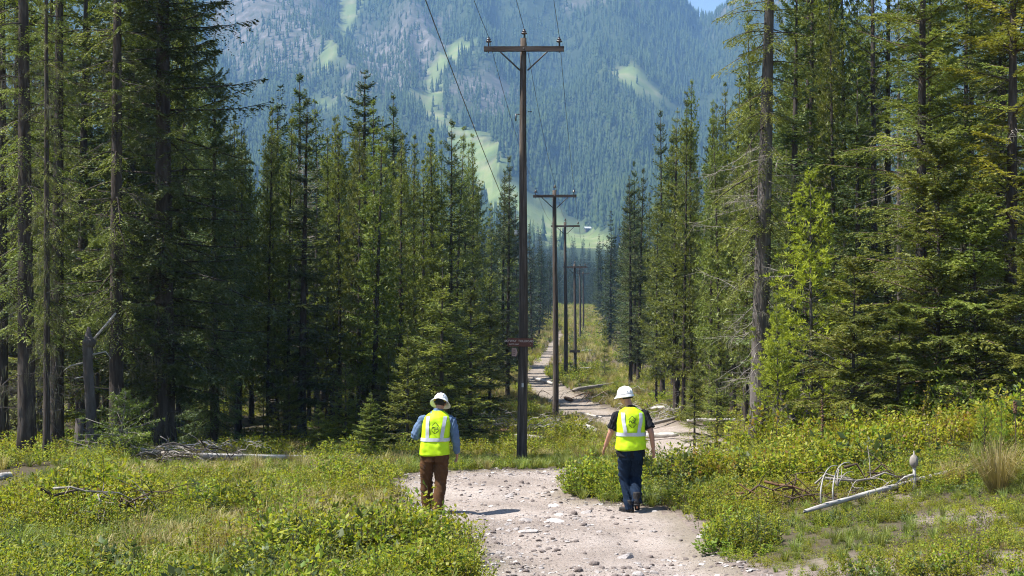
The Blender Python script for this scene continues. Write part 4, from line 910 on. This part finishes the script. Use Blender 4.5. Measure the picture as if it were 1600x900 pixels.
# dried stalks
def stalk(px, d, H, label, head):
    x = px2w(px, d); r = link('dried_stalk', None, loc=(x, d, gz(x, d)-.05)); tag(r, label, 'stalk')
    m = MB(); m.tube([(0, 0, 0), (.01, 0, H*.5), (0, .01, H)], [.008, .007, .006], 6); m.build('stem', 'twig_brown', r)
    m = MB(); q = np.random.default_rng(3)
    for i in range(60):
        a = q.uniform(0, 6.28); z = H*(1-head)+H*head*i/60; m.ball((.016*math.cos(a), .016*math.sin(a), z), .014*q.uniform(.6, 1.3), 5, 4)
    m.build('seed_head', 'rotten_wood', r)
stalk(1285, 22.5, 1.25, 'upright brown dried flower stalk standing in front of the tallest bush', .5)
stalk(1586, 19.5, 1.1, 'thin brown dried stalk near the right edge', .15)

# ------------------------------------------------------------------ fallen wood
def log_mesh(L, r0, r1, seed, mat='bleached_wood', bend=.03, n=12):
    q = np.random.default_rng(seed); t = np.linspace(0, 1, n); p = np.stack([L*t-L/2, bend*L*np.sin(t*3+seed), .3*bend*L*np.sin(t*4+1)], -1)
    m = MB(); r = (r0+(r1-r0)*t)*q.uniform(.93, 1.07, n); r[0] *= .8; r[-1] *= .75; m.tube(p, list(r), 11, up=(0, 0, 1)); Vv = m.v[0].reshape(n, 11, 3); ct = p[:, None]; Vv = ct+(Vv-ct)*(1+.22*(q.uniform(0, 1, (1, 11, 1))-.5)+.16*(q.uniform(0, 1, (n, 11, 1))-.5)); Vv[0, :, 0] -= q.uniform(0, 2.5*r0, 11); Vv[-1, :, 0] += q.uniform(0, 2.5*r1, 11); m.v = [Vv.reshape(-1, 3)]; return m.mesh('log', mat)
def log_px(pa, pb, ra, rb, seed, label, mat='bleached_wood', lift=.0, name='fallen_log', bend=.02):
    a = np.array([px2w(pa[0], pa[1]), pa[1], gz(px2w(pa[0], pa[1]), pa[1])+ra*.6+lift]); b = np.array([px2w(pb[0], pb[1]), pb[1], gz(px2w(pb[0], pb[1]), pb[1])+rb*.6+lift])
    v = Vector(b-a); o = link(name, log_mesh(v.length, ra, rb, seed, mat, bend), loc=(a+b)/2, rot=v.to_track_quat('X', 'Z').to_euler()); return tag(o, label, 'log'), v.length
o, L = log_px((1264, 18.0), (1573, 21.2), .03, .055, 1, 'long thin white bleached log with two arched limbs rising across the right bank', lift=.08, bend=.008)
for k, (xx, yy) in enumerate(((-L/2+.32, .0), (-L/2+.58, .02))):
    m = MB(); t = np.linspace(0, 1, 10); m.tube(np.stack([xx+.55*t**1.5, .05+.1*t, .05+.42*np.sin(t*2.0)**.8], -1), list(.011*(1-.6*t)), 6); m.build('limb', 'bleached_wood', o)
for k, q in enumerate(((.3, .4, .5), (.55, .25, .42), (.1, .5, .35))):
    m = MB(); t = np.linspace(0, 1, 8); m.tube(np.stack([-L/2+.75+q[0]*t, .1+q[1]*t*.4, .2+q[2]*t-.35*t*t], -1), list(.012*(1-.7*t)), 5); m.build('limb', 'dead_wood', o)
r = link('burl_stick', None, loc=(px2w(1428, 19.3), 19.3, gz(px2w(1428, 19.3), 19.3)-.05)); tag(r, 'upright grey stick with a round knob on the right bank', 'stick')
m = MB(); m.tube([(0, 0, 0), (.01, 0, .25), (.0, 0, .44)], [.022, .024, .02], 8); m.tube([(0, 0, .28), (-.12, 0, .25), (-.26, .02, .14)], [.02, .018, .01], 6); m.build('stem', 'bleached_wood', r)
m = MB(); m.lathe([(0, .37), (.03, .38), (.058, .42), (.062, .46), (.054, .51), (.03, .54), (.014, .55), (.009, .6), (0, .61)], 12); m.build('knob', 'dead_wood', r)
log_px((290, 29.2), (485, 30.2), .07, .045, 4, 'long white log lying in the grass before the left stand', lift=.14, bend=.006)
log_px((345, 33), (400, 33.5), .07, .05, 5, 'short pale log behind the long white one', lift=.12)
log_px((857, 60), (932, 52), .1, .05, 6, 'pale broken log lying from the second pole towards the trail', lift=.08)
log_px((905, 56), (945, 51.5), .07, .04, 7, 'thin pale branch log below the broken log by the second pole', lift=.05)
log_px((812, 46), (850, 45), .12, .09, 8, 'dark mossy log right behind the nearest pole', 'dead_wood', .1)
log_px((795, 42), (826, 44), .1, .07, 9, 'pale cracked log crossing behind the nearest pole', lift=.15)
log_px((760, 55), (808, 58), .11, .08, 10, 'grey log in the slash left of the nearest pole', 'dead_wood', .15)
log_px((740, 49), (800, 50), .12, .1, 11, 'dark log in shade at the edge of the left stand', 'rotten_wood', .1)
log_px((835, 92), (862, 88), .1, .08, 12, 'pale log lying by the trail left of the second pole', lift=.1)
log_px((884, 76), (893, 75), .1, .09, 13, 'short brown block of wood on the trail right of the second pole', 'rotten_wood', .05)
log_px((903, 66), (940, 64), .06, .05, 14, 'slim pale log along the right edge of the trail bend', lift=.08)
log_px((900, 79), (955, 84), .12, .08, 15, 'grey log lying in the slash above the trail bend', 'dead_wood', .2)
log_px((1005, 52), (1060, 55), .08, .06, 16, 'grey log on the bare bank right of the second worker', 'dead_wood', .12)
log_px((1010, 46), (1055, 45), .1, .08, 17, 'pale log lying low behind the second worker', lift=.1)
log_px((905, 150), (950, 152), .12, .1, 18, 'pale log far down the cleared strip', lift=.15)
log_px((905, 118), (945, 121), .12, .1, 19, 'pale log across the cleared strip beyond the fourth pole', lift=.15)
log_px((1020, 61), (1080, 58), .09, .05, 20, 'bleached log leaning in the slash below the right stand', lift=.3)
log_px((1075, 44), (1150, 41), .06, .03, 21, 'thin pale fallen pole in front of the right stand', lift=.5)
log_px((0, 23.5), (16, 24), .07, .06, 22, 'white log end at the left edge of the picture', lift=.12)
log_px((1150, 17.6), (1168, 17.3), .03, .018, 23, 'short dark stick poking from the soil right of the trail', 'twig_brown', .06, 'broken_stick')
log_px((205, 30.5), (262, 29.6), .07, .05, 31, 'grey log in the grass left of the long white one', 'dead_wood', .16)
log_px((520, 33.5), (590, 34.2), .07, .05, 32, 'pale thin log at the stand edge left of the worker in brown trousers', lift=.14)
# broken snag with its leaning limb, and a stump
r = link('broken_snag', None, loc=(px2w(140, 30.5), 30.5, gz(px2w(140, 30.5), 30.5)-.1)); tag(r, 'broken grey snag with a knobby top and one pale limb jutting up', 'snag')
q = np.random.default_rng(8); m = MB(); z = np.linspace(-.1, 2.95, 10); m.tube(np.stack([.04*np.sin(z*2), 0*z, z], -1), [.17, .135, .13, .115, .12, .11, .115, .105, .12, .03], 10); m.ball((.0, -.02, 2.62), (.15, .14, .13), 10, 8); m.build('trunk', 'bark_grey', r)
m = MB(); m.tube([(.05, -.02, 2.62), (.22, -.04, 2.83), (.4, -.05, 3.03), (.58, -.06, 3.25)], [.03, .026, .024, .02], 8); m.build('limb', 'bleached_wood', r)
for a in ([(.05, 0, 2.35), (.35, 0, 2.42), (.46, -.03, 2.28)], [(-.05, 0, 2.2), (-.4, -.02, 2.12), (-.55, -.05, 2.0)], [(-.03, 0, 1.9), (-.3, -.1, 1.85)]):
    m = MB(); m.tube(a, list(np.linspace(.022, .008, len(a))), 6); m.build('limb', 'bleached_wood', r)
r = link('stump', None, loc=(px2w(122, 29.5), 29.5, gz(px2w(122, 29.5), 29.5)-.1)); tag(r, 'short dark stump left of the broken snag', 'stump')
m = MB(); m.tube([(0, 0, 0), (.02, 0, .5), (.03, 0, .95)], [.13, .1, .085], 10); m.tube([(.04, 0, .75), (.2, -.02, .68), (.32, -.03, .6)], [.03, .025, .012], 6); m.build('trunk', 'bark_grey', r)
# brush piles: heaps of dead branches
def brush(px, d, w, h, n, label, mats=('dead_wood', 'bleached_wood'), seed=1):
    x = px2w(px, d); r = link('brush_pile', None, loc=(x, d, gz(x, d))); tag(r, label, 'brush pile'); q = np.random.default_rng(seed)
    kinds = []
    for i in range(5):
        t = np.linspace(0, 1, 8); L = q.uniform(.8, 1.4)
        Pm = np.stack([L*(t-.5), .12*np.sin(t*4+i), .3*h*np.sin(t*3.1)+.05*q.normal(0, 1, 8)], -1)[None]; Vm, Tm = many_tubes(Pm, (.018*(1-.8*t))[None], 5); k = 7
        o2 = Pm[0][q.integers(1, 7, k)]; aa = q.uniform(0, 6.28, k); ll = q.uniform(.15, .5, k); tt = np.linspace(0, 1, 4)[None, :, None]
        P2 = o2[:, None]+np.stack([np.cos(aa), np.sin(aa), q.uniform(-.2, .8, k)], -1)[:, None]*ll[:, None, None]*tt-np.array([0, 0, .12])*tt**2
        V2, T2 = many_tubes(P2, np.full((k, 4), .007)*np.linspace(1, .4, 4)[None], 3)
        kinds.append(np_mesh('branch', np.concatenate([Vm, V2]), np.concatenate([Tm, T2+len(Vm)]), (MATS[mats[i % len(mats)]],)))
    for i in range(n):
        link('branch', kinds[i % 5], r, loc=(q.normal(0, w*.3), q.normal(0, w*.15), q.uniform(.05, h*.6)), rot=(q.normal(0, .35), q.normal(0, .3), q.uniform(-.9, .9)), scale=q.uniform(.6, 1.3))
brush(250, 28.6, 3.0, .5, 30, 'tangled grey brush pile on the left before the lichen hung trunks', ('dead_wood', 'bark_grey', 'twig_brown'), 1)
brush(330, 31, 1.6, .35, 12, 'small pale brush heap behind the long white log', seed=2)
brush(1385, 19.4, .9, .35, 5, 'thin grey dead twigs tangled over the log on the right bank', ('dead_wood', 'twig_brown'), 3)
brush(775, 50, 4.0, .9, 26, 'dark slash heap in half shade left of the nearest pole', seed=4)
brush(925, 72, 4.5, 1.0, 26, 'brown slash heap above the trail bend', ('rotten_wood', 'dead_wood'), 5)
brush(1030, 55, 4.0, .8, 22, 'grey slash heap below the right stand behind the second worker', seed=6)
brush(170, 18.5, 1.2, .6, 5, 'dead grey branch sticking out of the left foreground shrubs', ('dead_wood', 'twig_brown'), 7)
brush(1215, 19.5, 1.0, .3, 10, 'dark root tangle at the left foot of the right bank', ('twig_brown', 'rotten_wood'), 8)
# small half dead bush in front of the snag
q = np.random.default_rng(77); r = link('half_dead_sapling', None, loc=(px2w(185, 28.8), 28.8, gz(px2w(185, 28.8), 28.8)-.05)); tag(r, 'half dead olive sapling bent over the brush pile on the left', 'sapling')
tm, f = trunk_mesh(q, 1.5, .03, 'dead_wood', bend=.05); link('trunk', tm, r); link('crown', crown_mesh(q, f, 1.5, .1, 1.0, 60, .1, .7, .2, .1, 12, .3, 12, .06, .009, 'tuft', 'needles_pine', 'dead_wood', ragged=.6, whorl=.1), r)

# ------------------------------------------------------------------ the two workers
simple('skin', (.42, .22, .15), .55, .3, .1, 20); simple('hair_dark', (.02, .015, .012), .6, .3, .3, 80)
simple('vest_yellow', (.5, .76, .012), .6, .25, .05, 25); simple('reflective_tape', (.5, .52, .56), .35, .5, .08, 40); simple('logo_black', (.015, .02, .015), .6, .2)
simple('shirt_blue', (.1, .155, .25), .8, .15, .12, 18); simple('shirt_black', (.014, .015, .018), .85, .1, .2, 18)
simple('trousers_brown', (.085, .043, .02), .85, .1, .2, 14); simple('jeans_blue', (.008, .017, .036), .85, .12, .35, 10)
simple('boot_leather', (.05, .035, .028), .6, .3, .2); simple('boot_dark', (.02, .018, .018), .6, .3, .2); simple('hat_white', (.82, .82, .8), .3, .45, .03, 12)
simple('hat_yellow', (.75, .55, .03), .5, .3); simple('strap_black', (.012, .012, .014), .6, .3); simple('belt', (.03, .02, .015), .6, .3); simple('eye_white', (.75, .73, .7), .2, .5)

def remesh(m, voxel, mat, name, it=4, fold=0.0, seed=0):
    me = m.mesh('tmp', mat); o = bpy.data.objects.new('tmp', me); C.objects.link(o)
    a = o.modifiers.new('r', 'REMESH'); a.mode = 'VOXEL'; a.voxel_size = voxel
    b = o.modifiers.new('s', 'SMOOTH'); b.iterations = it; b.factor = .5
    bpy.context.view_layer.update(); dg = bpy.context.evaluated_depsgraph_get()
    r = bpy.data.meshes.new_from_object(o.evaluated_get(dg)); bpy.data.objects.remove(o); r.name = name
    n = len(r.vertices); co = np.zeros(n*3, np.float32); nr = np.zeros(n*3, np.float32)
    r.vertices.foreach_get('co', co); r.vertices.foreach_get('normal', nr); co = co.reshape(-1, 3); nr = nr.reshape(-1, 3)
    if fold:
        q = fbm(co[:, 0]*9+co[:, 1]*7+seed, co[:, 2]*19+co[:, 0]*13, 3, seed)-.5; w = fbm(co[:, 0]*3+seed, co[:, 2]*30+9*np.sin(co[:, 0]*9), 2, seed+5)-.5
        co = co+nr*((q*1.2+w)*fold)[:, None]; r.vertices.foreach_set('co', co.astype(np.float32).ravel())
    r.materials.clear(); r.materials.append(MATS[mat]); r.polygons.foreach_set('use_smooth', np.ones(len(r.polygons), bool)); r.update(); return r

TZ = np.array([.78, .88, .98, 1.08, 1.2, 1.32, 1.4, 1.46, 1.5, 1.53, 1.56]); TA = np.array([.165, .175, .165, .162, .178, .192, .192, .17, .12, .078, .06]); TB = np.array([.115, .12, .112, .112, .12, .125, .115, .098, .08, .068, .06])
def torso(m, z0, z1, inc, lean, n=16, pw=2.5):
    z = np.linspace(z0, z1, n); m.tube(np.stack([lean[0](z), lean[1](z), z], -1), [(np.interp(q, TZ, TA)+(inc(q) if callable(inc) else inc), np.interp(q, TZ, TB)+(inc(q) if callable(inc) else inc)) for q in z], 28, power=pw)
def limb(m, pts, rad, seg=14, n=5):
    P = np.array(pts, float); R2 = np.array(rad, float); t = np.linspace(0, len(P)-1, (len(P)-1)*n+1)
    Q_ = np.stack([np.interp(t, range(len(P)), P[:, k]) for k in range(3)], -1); Q_[1:-1] = (Q_[:-2]+2*Q_[1:-1]+Q_[2:])/4
    m.tube(Q_, list(np.interp(t, range(len(P)), R2)), seg)
def hand(m, w, d, a, curl=.35):
    w, d, a = [np.array(q, float) for q in (w, d, a)]; d /= np.linalg.norm(d); a -= d*(a@d); a /= np.linalg.norm(a); n = np.cross(d, a)
    m.tube([w-d*.02, w+d*.01, w+d*.05, w+d*.092], [(.027, .022), (.034, .02), (.042, .018), (.038, .014)], 12, up=a)
    for i, L in enumerate((.062, .075, .082, .074)):
        p = w+d*.085+a*(i-1.5)*.0205; pts = [p]; dd = d.copy()
        for k in range(3): dd = dd+n*curl*(.6+.3*k)*(1 if n[0]*w[0] < 0 else -1); dd /= np.linalg.norm(dd); p = p+dd*L*(.42, .32, .26)[k]; pts.append(p)
        m.tube([w+d*.06+a*(i-1.5)*.019]+pts, [.0095, .0098, .0092, .0085, .0065], 8)
    p = w+d*.02+a*.03; m.tube([p-a*.012, p+d*.025+a*.018, p+d*.052+a*.024, p+d*.073+a*.02], [.013, .0125, .011, .008], 8)

def worker(name, label, loc, rotz, scale, c):
    lx = lambda z: np.interp(z, [.8, 1.0, 1.55], [c['hipx'], c['hipx'], c['neckx']]); ly = lambda z: np.interp(z, [.8, 1.0, 1.3, 1.55], [0, 0, c['bow']*.3, c['bow']])
    lean = (lx, ly); hx = c['hipx']
    HM = Matrix.Translation(c['head']) @ Matrix.Rotation(c['yaw'], 4, 'Z') @ Matrix.Rotation(c['roll'], 4, 'Y') @ Matrix.Rotation(-c['nod'], 4, 'X'); A = np.array(HM)
    def hmap(m):
        Vv = np.concatenate(m.v); m.v = [Vv@A[:3, :3].T+A[:3, 3]]; return m
    # body: one continuous surface
    m = MB(); torso(m, .82, 1.55, -.012, lean)
    for sd_ in (0, 1):
        limb(m, [c['hip'][sd_], c['knee'][sd_], c['ankle'][sd_], c['toe'][sd_]], [.085, .055, .038, .022])
        limb(m, [c['sh'][sd_], c['el'][sd_], c['wr'][sd_]], [.056, .043, .03]); e, w = np.array(c['el'][sd_]), np.array(c['wr'][sd_])
        hd = c['hd'][sd_] if c.get('hd') else (w-e); hand(m, w, hd, c['thumb'][sd_], c.get('curl', .3))
    nk = np.array([lx(1.5), ly(1.5), 1.49]); m.tube([nk, np.array(c['head'])+np.array(HM.to_3x3()@Vector((0, -.03, -.06)))], [.062, .056], 14)
    h = MB(); h.ball((0, 0, .0), (.076, .096, .112), 18, 14); h.ball((0, .03, -.06), (.056, .062, .058), 14, 10); h.tube([(0, .09, .01), (0, .112, -.018), (0, .1, -.028)], [.01, .016, .012], 8)
    for sx in (-1, 1): h.ball((sx*.08, -.01, -.012), (.012, .024, .034), 8, 8)
    h.tube([(-.022, .092, -.058), (0, .098, -.058), (.022, .092, -.058)], [.006, .009, .006], 6)
    hmap(h); m.add(np.concatenate(h.v), h.f)
    body = link(name, remesh(m, .0065, 'skin', 'body', 3), loc=loc, rot=(0, 0, rotz), scale=scale); tag(body, label, 'person')
    for sx in (-1, 1):
        h = MB(); h.ball((sx*.03, .086, .012), .013, 8, 8); hmap(h).build('eye', 'eye_white', body)
    # hair
    h = MB(); h.ball((0, -.012, .014), (.083, .1, .11), 18, 12, -.75 if c['hat'] == 'brim' else -.45, .98); Vh = np.concatenate(h.v); Vh[:, 1] = np.where((Vh[:, 1] > .055), .055, Vh[:, 1]); h.v = [Vh]; hmap(h).build('hair', 'hair_dark', body)
    # trousers
    m = MB(); torso(m, .79, .99, .02, lean, 8)
    for sd_ in (0, 1):
        hp_, kn, an = [np.array(c[q][sd_]) for q in ('hip', 'knee', 'ankle')]
        limb(m, [hp_+(0, 0, .02), (hp_+kn)/2, kn, (kn+an)/2, an+(0, 0, -.055)], c['leg'], 16)
    tr = link('trousers', remesh(m, .011, c['tmat'], 'trousers', 4, .024, c['seed']), body)
    for sx in (-1, 1):
        zz = .86; px_ = hx+sx*.085; pk = MB(); n = 6
        G = [(px_+u, ly(zz+v)-(np.interp(zz+v, TZ, TB)+.03)*max(.02, 1-abs((px_+u-hx)/(np.interp(zz+v, TZ, TA)+.03))**2.5)**.4-.008, zz+v) for v in np.linspace(-.075, .075, n) for u in np.linspace(-.058, .058, n)]
        pk.add(G, [[j*n+i, j*n+i+1, (j+1)*n+i+1, (j+1)*n+i] for j in range(n-1) for i in range(n-1)]); pk.build('back_pocket', c['tmat'], tr)
    # boots
    for sd_ in (0, 1):
        an, to = np.array(c['ankle'][sd_]), np.array(c['toe'][sd_]); f = to-an; f[2] = 0; f /= np.linalg.norm(f); hl = an-f*.06
        b = MB(); b.tube([an+(0, 0, .1), an+(0, 0, .02), an-f*.005+(0, 0, -.03)], [.055, .056, .05], 12)
        b.tube([hl+(0, 0, -.045), an+f*.02+(0, 0, -.035), an+f*.1+(0, 0, -.045), to+f*.035+(0, 0, -.01)], [(.038, .035), (.046, .05), (.05, .042), (.036, .026)], 12, up=np.cross(f, (0, 0, 1)))
        bo = link('boot', remesh(b, .01, c['bmat'], 'boot', 3), body)
        so_ = MB(); so_.tube([hl+(0, 0, -.078), an+f*.04+(0, 0, -.08), to+f*.04+(0, 0, -.035)], [(.042, .012), (.045, .012), (.036, .011)], 10, up=np.cross(f, (0, 0, 1)), power=3.5); so_.build('sole', 'strap_black', bo)
    # shirt
    m = MB(); torso(m, c['shem'], 1.545, 0.004 if c['sleeve'] == 'long' else (lambda q: float(np.interp(q, [.82, .96, 1.04], [.038, .034, .004]))), lean, 18)
    for sd_ in (0, 1):
        s0, e, w = [np.array(c[q][sd_]) for q in ('sh', 'el', 'wr')]
        inn = s0*.75+np.array([lx(1.4), ly(1.4), 1.37])*.25
        if c['sleeve'] == 'long': limb(m, [inn, s0, (s0+e)/2, e, (e+w)/2, w+(w-e)*.02], [.05, .074, .074, .066, .06, .047])
        else: limb(m, [inn, s0, s0+(e-s0)*.45, s0+(e-s0)*.8], [.05, .074, .076, .08])
    sh = link('shirt', remesh(m, .011, c['smat'], 'shirt', 4, .022, c['seed']+3), body)
    cl = MB(); t = np.linspace(0, 2*np.pi, 25); cz = 1.545
    cl.tube(np.stack([lx(cz)+.068*np.cos(t), ly(cz)+.012+.07*np.sin(t), cz+.012+.015*np.sin(-t)], -1), [(.02 if c['sleeve'] == 'long' else .012, .009)]*25, 8, cap=False, up=(0, 0, 1)); cl.build('collar', c['smat'], sh)
    # vest
    vz0 = c['vhem']; pw = 2.6
    VZ = np.array([.8, .95, 1.08, 1.2, 1.32, 1.4, 1.46, 1.5, 1.53, 1.555]); VA = np.array([.235, .228, .217, .217, .22, .216, .198, .155, .11, .082]); VB = np.array([.176, .17, .157, .158, .166, .164, .152, .128, .108, .09])
    def fo(x, z): return .023*(fbm(x*10+z*4+c['seed'], z*7-x*5, 4, c['seed'])-.5)*2+.005*np.sin(z*55+x*17)*sstep(1.25, 1.0, z)*sstep(.03, .17, np.abs(x))+.006*np.sin(x*40+z*9)*sstep(1.12, .85, z)
    def vback(x, z, off=0.0):
        a, b = np.interp(z, VZ, VA), np.interp(z, VZ, VB); return ly(z)-b*np.maximum(1e-3, 1-np.abs((x-lx(z))/a)**pw)**(1/pw)-fo(x, z)-off
    zs = np.concatenate([np.linspace(vz0, 1.4, 30), np.linspace(1.415, 1.555, 12)]); th = np.linspace(0, 2*np.pi, 64, endpoint=False); Vv = []
    for z in zs:
        a, b = np.interp(z, VZ, VA), np.interp(z, VZ, VB); cc, ss = np.cos(th), np.sin(th)
        x = lx(z)+a*np.sign(cc)*np.abs(cc)**(2/pw); y = ly(z)+b*np.sign(ss)*np.abs(ss)**(2/pw)+np.sign(ss)*np.abs(ss)*fo(x, z)
        zz = np.full(64, z)+.012*np.cos(th*2+1)*(z == zs[0]); Vv.append(np.stack([x, y, zz], -1))
    v = MB(); v.add(np.concatenate(Vv), [[j*64+i, j*64+(i+1) % 64, (j+1)*64+(i+1) % 64, (j+1)*64+i] for j in range(len(zs)-1) for i in range(64)])
    ve = v.build('vest', 'vest_yellow', body); sm = ve.modifiers.new('t', 'SOLIDIFY'); sm.thickness = .006; sm.offset = -1
    bz = c['band']
    b = MB(); rows = []
    for z in np.linspace(bz-.026, bz+.026, 4):
        a_, b_ = np.interp(z, VZ, VA)+.008, np.interp(z, VZ, VB)+.008; cc, ss = np.cos(th), np.sin(th); x = lx(z)+a_*np.sign(cc)*np.abs(cc)**(2/pw)
        rows.append(np.stack([x, ly(z)+b_*np.sign(ss)*np.abs(ss)**(2/pw)+np.sign(ss)*np.abs(ss)*fo(x, z), np.full(64, z)], -1))
    b.add(np.concatenate(rows), [[j*64+i, j*64+(i+1) % 64, (j+1)*64+(i+1) % 64, (j+1)*64+i] for j in range(3) for i in range(64)]); b.build('reflective_band', 'reflective_tape', ve)
    for sx in (-1, 1):
        b = MB(); G = []; zz = np.linspace(bz+.026, 1.475, 20)
        for z in zz:
            xc = lx(z)+sx*(.112+.018*sstep(bz, 1.45, z)) if c['strip'] == 'out' else lx(z)+sx*(.1+.03*sstep(bz, 1.4, z))
            for u in (-.026, 0, .026): G.append((xc+u, vback(xc+u, z, .009), z))
        b.add(G, [[j*3+i, j*3+i+1, (j+1)*3+i+1, (j+1)*3+i] for j in range(19) for i in range(2)]); b.build('reflective_strip', 'reflective_tape', ve)
    # logo: broken diamond round three letters
    lz = c['logo']; lc = float(lx(lz))
    tv, tf = text_mesh('PGE', .06, .0014); b = MB(); x = tv[:, 0]+lc+tv[:, 1]*.18; z = tv[:, 1]+lz; b.add(np.stack([x, vback(x, z, .014), z], -1), tf); b.build('lettering', 'logo_black', ve, False)
    dm = MB(); r_ = .088; K = [(0, r_), (r_, 0), (0, -r_), (-r_, 0)]
    for i in range(4):
        p, q = np.array(K[i]), np.array(K[(i+1) % 4]); f0, f1 = ((.02, .62), (.3, .95), (.05, .62), (.38, .98))[i]; tt = np.linspace(f0, f1, 6)
        nn_ = np.array([q[1]-p[1], p[0]-q[0]]); nn_ = nn_/np.linalg.norm(nn_)*.0044; G = []
        for t in tt:
            for s1 in (-1, 1):
                w_ = p+(q-p)*t+nn_*s1; G.append((w_[0]+lc, float(vback(w_[0]+lc, w_[1]+lz, .014)), w_[1]+lz))
        dm.add(G, [[2*k, 2*k+1, 2*k+3, 2*k+2] for k in range(5)])
    dm.build('emblem', 'logo_black', ve, False)
    # hard hat
    h = MB(); h.ball((0, -.005, .03), (.112, .138, .122), 26, 12, .0, .999)
    for sx in (-.045, 0, .045):
        t = np.linspace(.35, 2.8, 12); k = math.sqrt(1-(sx/.112)**2); h.tube(np.stack([np.full(12, sx), -.005+.139*k*np.cos(t), .03+.123*k*np.sin(t)], -1), [.007]*12, 6, up=(1, 0, 0))
    t = np.linspace(0, 2*np.pi, 40, endpoint=False)
    if c['hat'] == 'brim': ext = .045+.018*np.abs(np.sin(t)); dz = -.016-.022*np.abs(np.cos(t))
    else: ext = .014+.06*np.clip(np.sin(t), 0, 1)**2; dz = -.012-.012*np.clip(np.sin(t), 0, 1)
    G = []
    for rr, zz in ((0, .034), (1, .0), (1, -.008), (0, .018)): G += [((.11+ext[i]*rr)*math.cos(t[i]), -.005+(.136+ext[i]*rr)*math.sin(t[i]), .03+(zz-.02 if rr else zz-.03)+dz[i]*rr) for i in range(40)]
    h.add(G, [[j*40+i, j*40+(i+1) % 40, (j+1)*40+(i+1) % 40, (j+1)*40+i] for j in range(3) for i in range(40)])
    ht = hmap(h).build('hard_hat', 'hat_white', body)
    sb = MB()
    for sx in (-1, 1): sb.box((sx*.072, -.07, .004), (.03, .05, .03))
    hmap(sb).build('suspension', 'hat_yellow', ht, False)
    sb = MB(); t = np.linspace(np.pi*1.12, np.pi*1.88, 14); sb.tube(np.stack([.098*np.cos(t), -.006+.116*np.sin(t), -.012+0*t], -1), [(.02, .005)]*14, 8, up=(0, 0, 1)); hmap(sb).build('head_strap', 'strap_black', ht)
    if c.get('glasses'):
        gl = MB()
        for sx in (-1, 1): gl.tube([(sx*.085, -.03, .008), (sx*.086, .05, .01), (sx*.06, .1, .008)], [.005, .005, .005], 6); gl.ball((sx*.034, .1, .004), (.028, .008, .02), 10, 6)
        hmap(gl).build('glasses', 'strap_black', body)
    return body

PD_ = 21.0
x = px2w(676, PD_)
worker('person', 'person in yellow vest, blue shirt, brown trousers and wide brimmed white hard hat', (x, PD_, gz(x, PD_)), -.06, .965, dict(
    hipx=.03, neckx=.075, bow=.1, head=(.105, .16, 1.665), yaw=-.1, roll=.05, nod=.5,
    hip=[(-.075, 0, .88), (.13, 0, .88)], knee=[(-.11, .12, .48), (.125, .02, .47)], ankle=[(-.1, .16, .09), (.085, -.1, .1)], toe=[(-.12, .33, .05), (.115, .06, .04)],
    sh=[(-.15, .06, 1.43), (.28, .06, 1.42)], el=[(-.285, .02, 1.16), (.35, .03, 1.14)], wr=[(-.16, .26, 1.2), (.365, .1, .9)], thumb=[(0, .3, 1), (-.35, 1, 0)], hd=[(.6, .5, .1), (-.05, .25, -1)],
    leg=[.118, .112, .096, .092, .092], tmat='trousers_brown', smat='shirt_blue', bmat='boot_leather', sleeve='long', shem=.86, vhem=.885, band=1.125, logo=1.3, hat='brim', strip='out', seed=3, curl=.45))
x = px2w(986, PD_)
worker('person', 'person in yellow vest, black short sleeved shirt, blue jeans and white cap style hard hat', (x, PD_, gz(x, PD_)), .05, 1.0, dict(
    hipx=-.005, neckx=-.0, bow=.05, head=(-.075, .1, 1.70), yaw=.55, roll=-.06, nod=.12,
    hip=[(-.095, 0, .88), (.085, 0, .88)], knee=[(-.085, .1, .49), (.085, .12, .5)], ankle=[(-.02, -.02, .09), (.06, -.17, .22)], toe=[(-.12, .1, .05), (.085, -.04, .07)],
    sh=[(-.2, .035, 1.43), (.205, .035, 1.45)], el=[(-.3, .03, 1.17), (.29, -.07, 1.18)], wr=[(-.36, .16, .965), (.325, -.02, .95)], thumb=[(.35, 1, 0), (-.35, 1, 0)],
    leg=[.105, .1, .084, .076, .074], tmat='jeans_blue', smat='shirt_black', bmat='boot_dark', sleeve='short', shem=.82, vhem=.93, band=1.16, logo=1.345, hat='cap', strip='in', seed=7, curl=.25, glasses=True))

# ------------------------------------------------------------------ the hazy air between here and the mountain
s = N('haze_air'); s.n.remove(s.b); pv_ = s.new('ShaderNodeVolumePrincipled'); pv_.inputs['Color'].default_value = (.3, .57, 1.0, 1); pv_.inputs['Density'].default_value = .000175; pv_.inputs['Anisotropy'].default_value = 0.0
s.l(pv_.outputs[0], s.out.inputs['Volume'])
zt = float(GZ.max())+40; zb = float(GZ.min())-2
m = MB(); m.box(((gx[0]+gx[-1])/2, (gy[0]+gy[-1])/2, (zt+zb)/2), (gx[-1]-gx[0]+60, gy[-1]-gy[0]+60, zt-zb)); tag(m.build('haze', 'haze_air', None, False), 'thin blue summer haze filling the valley air', 'haze', kind='stuff')
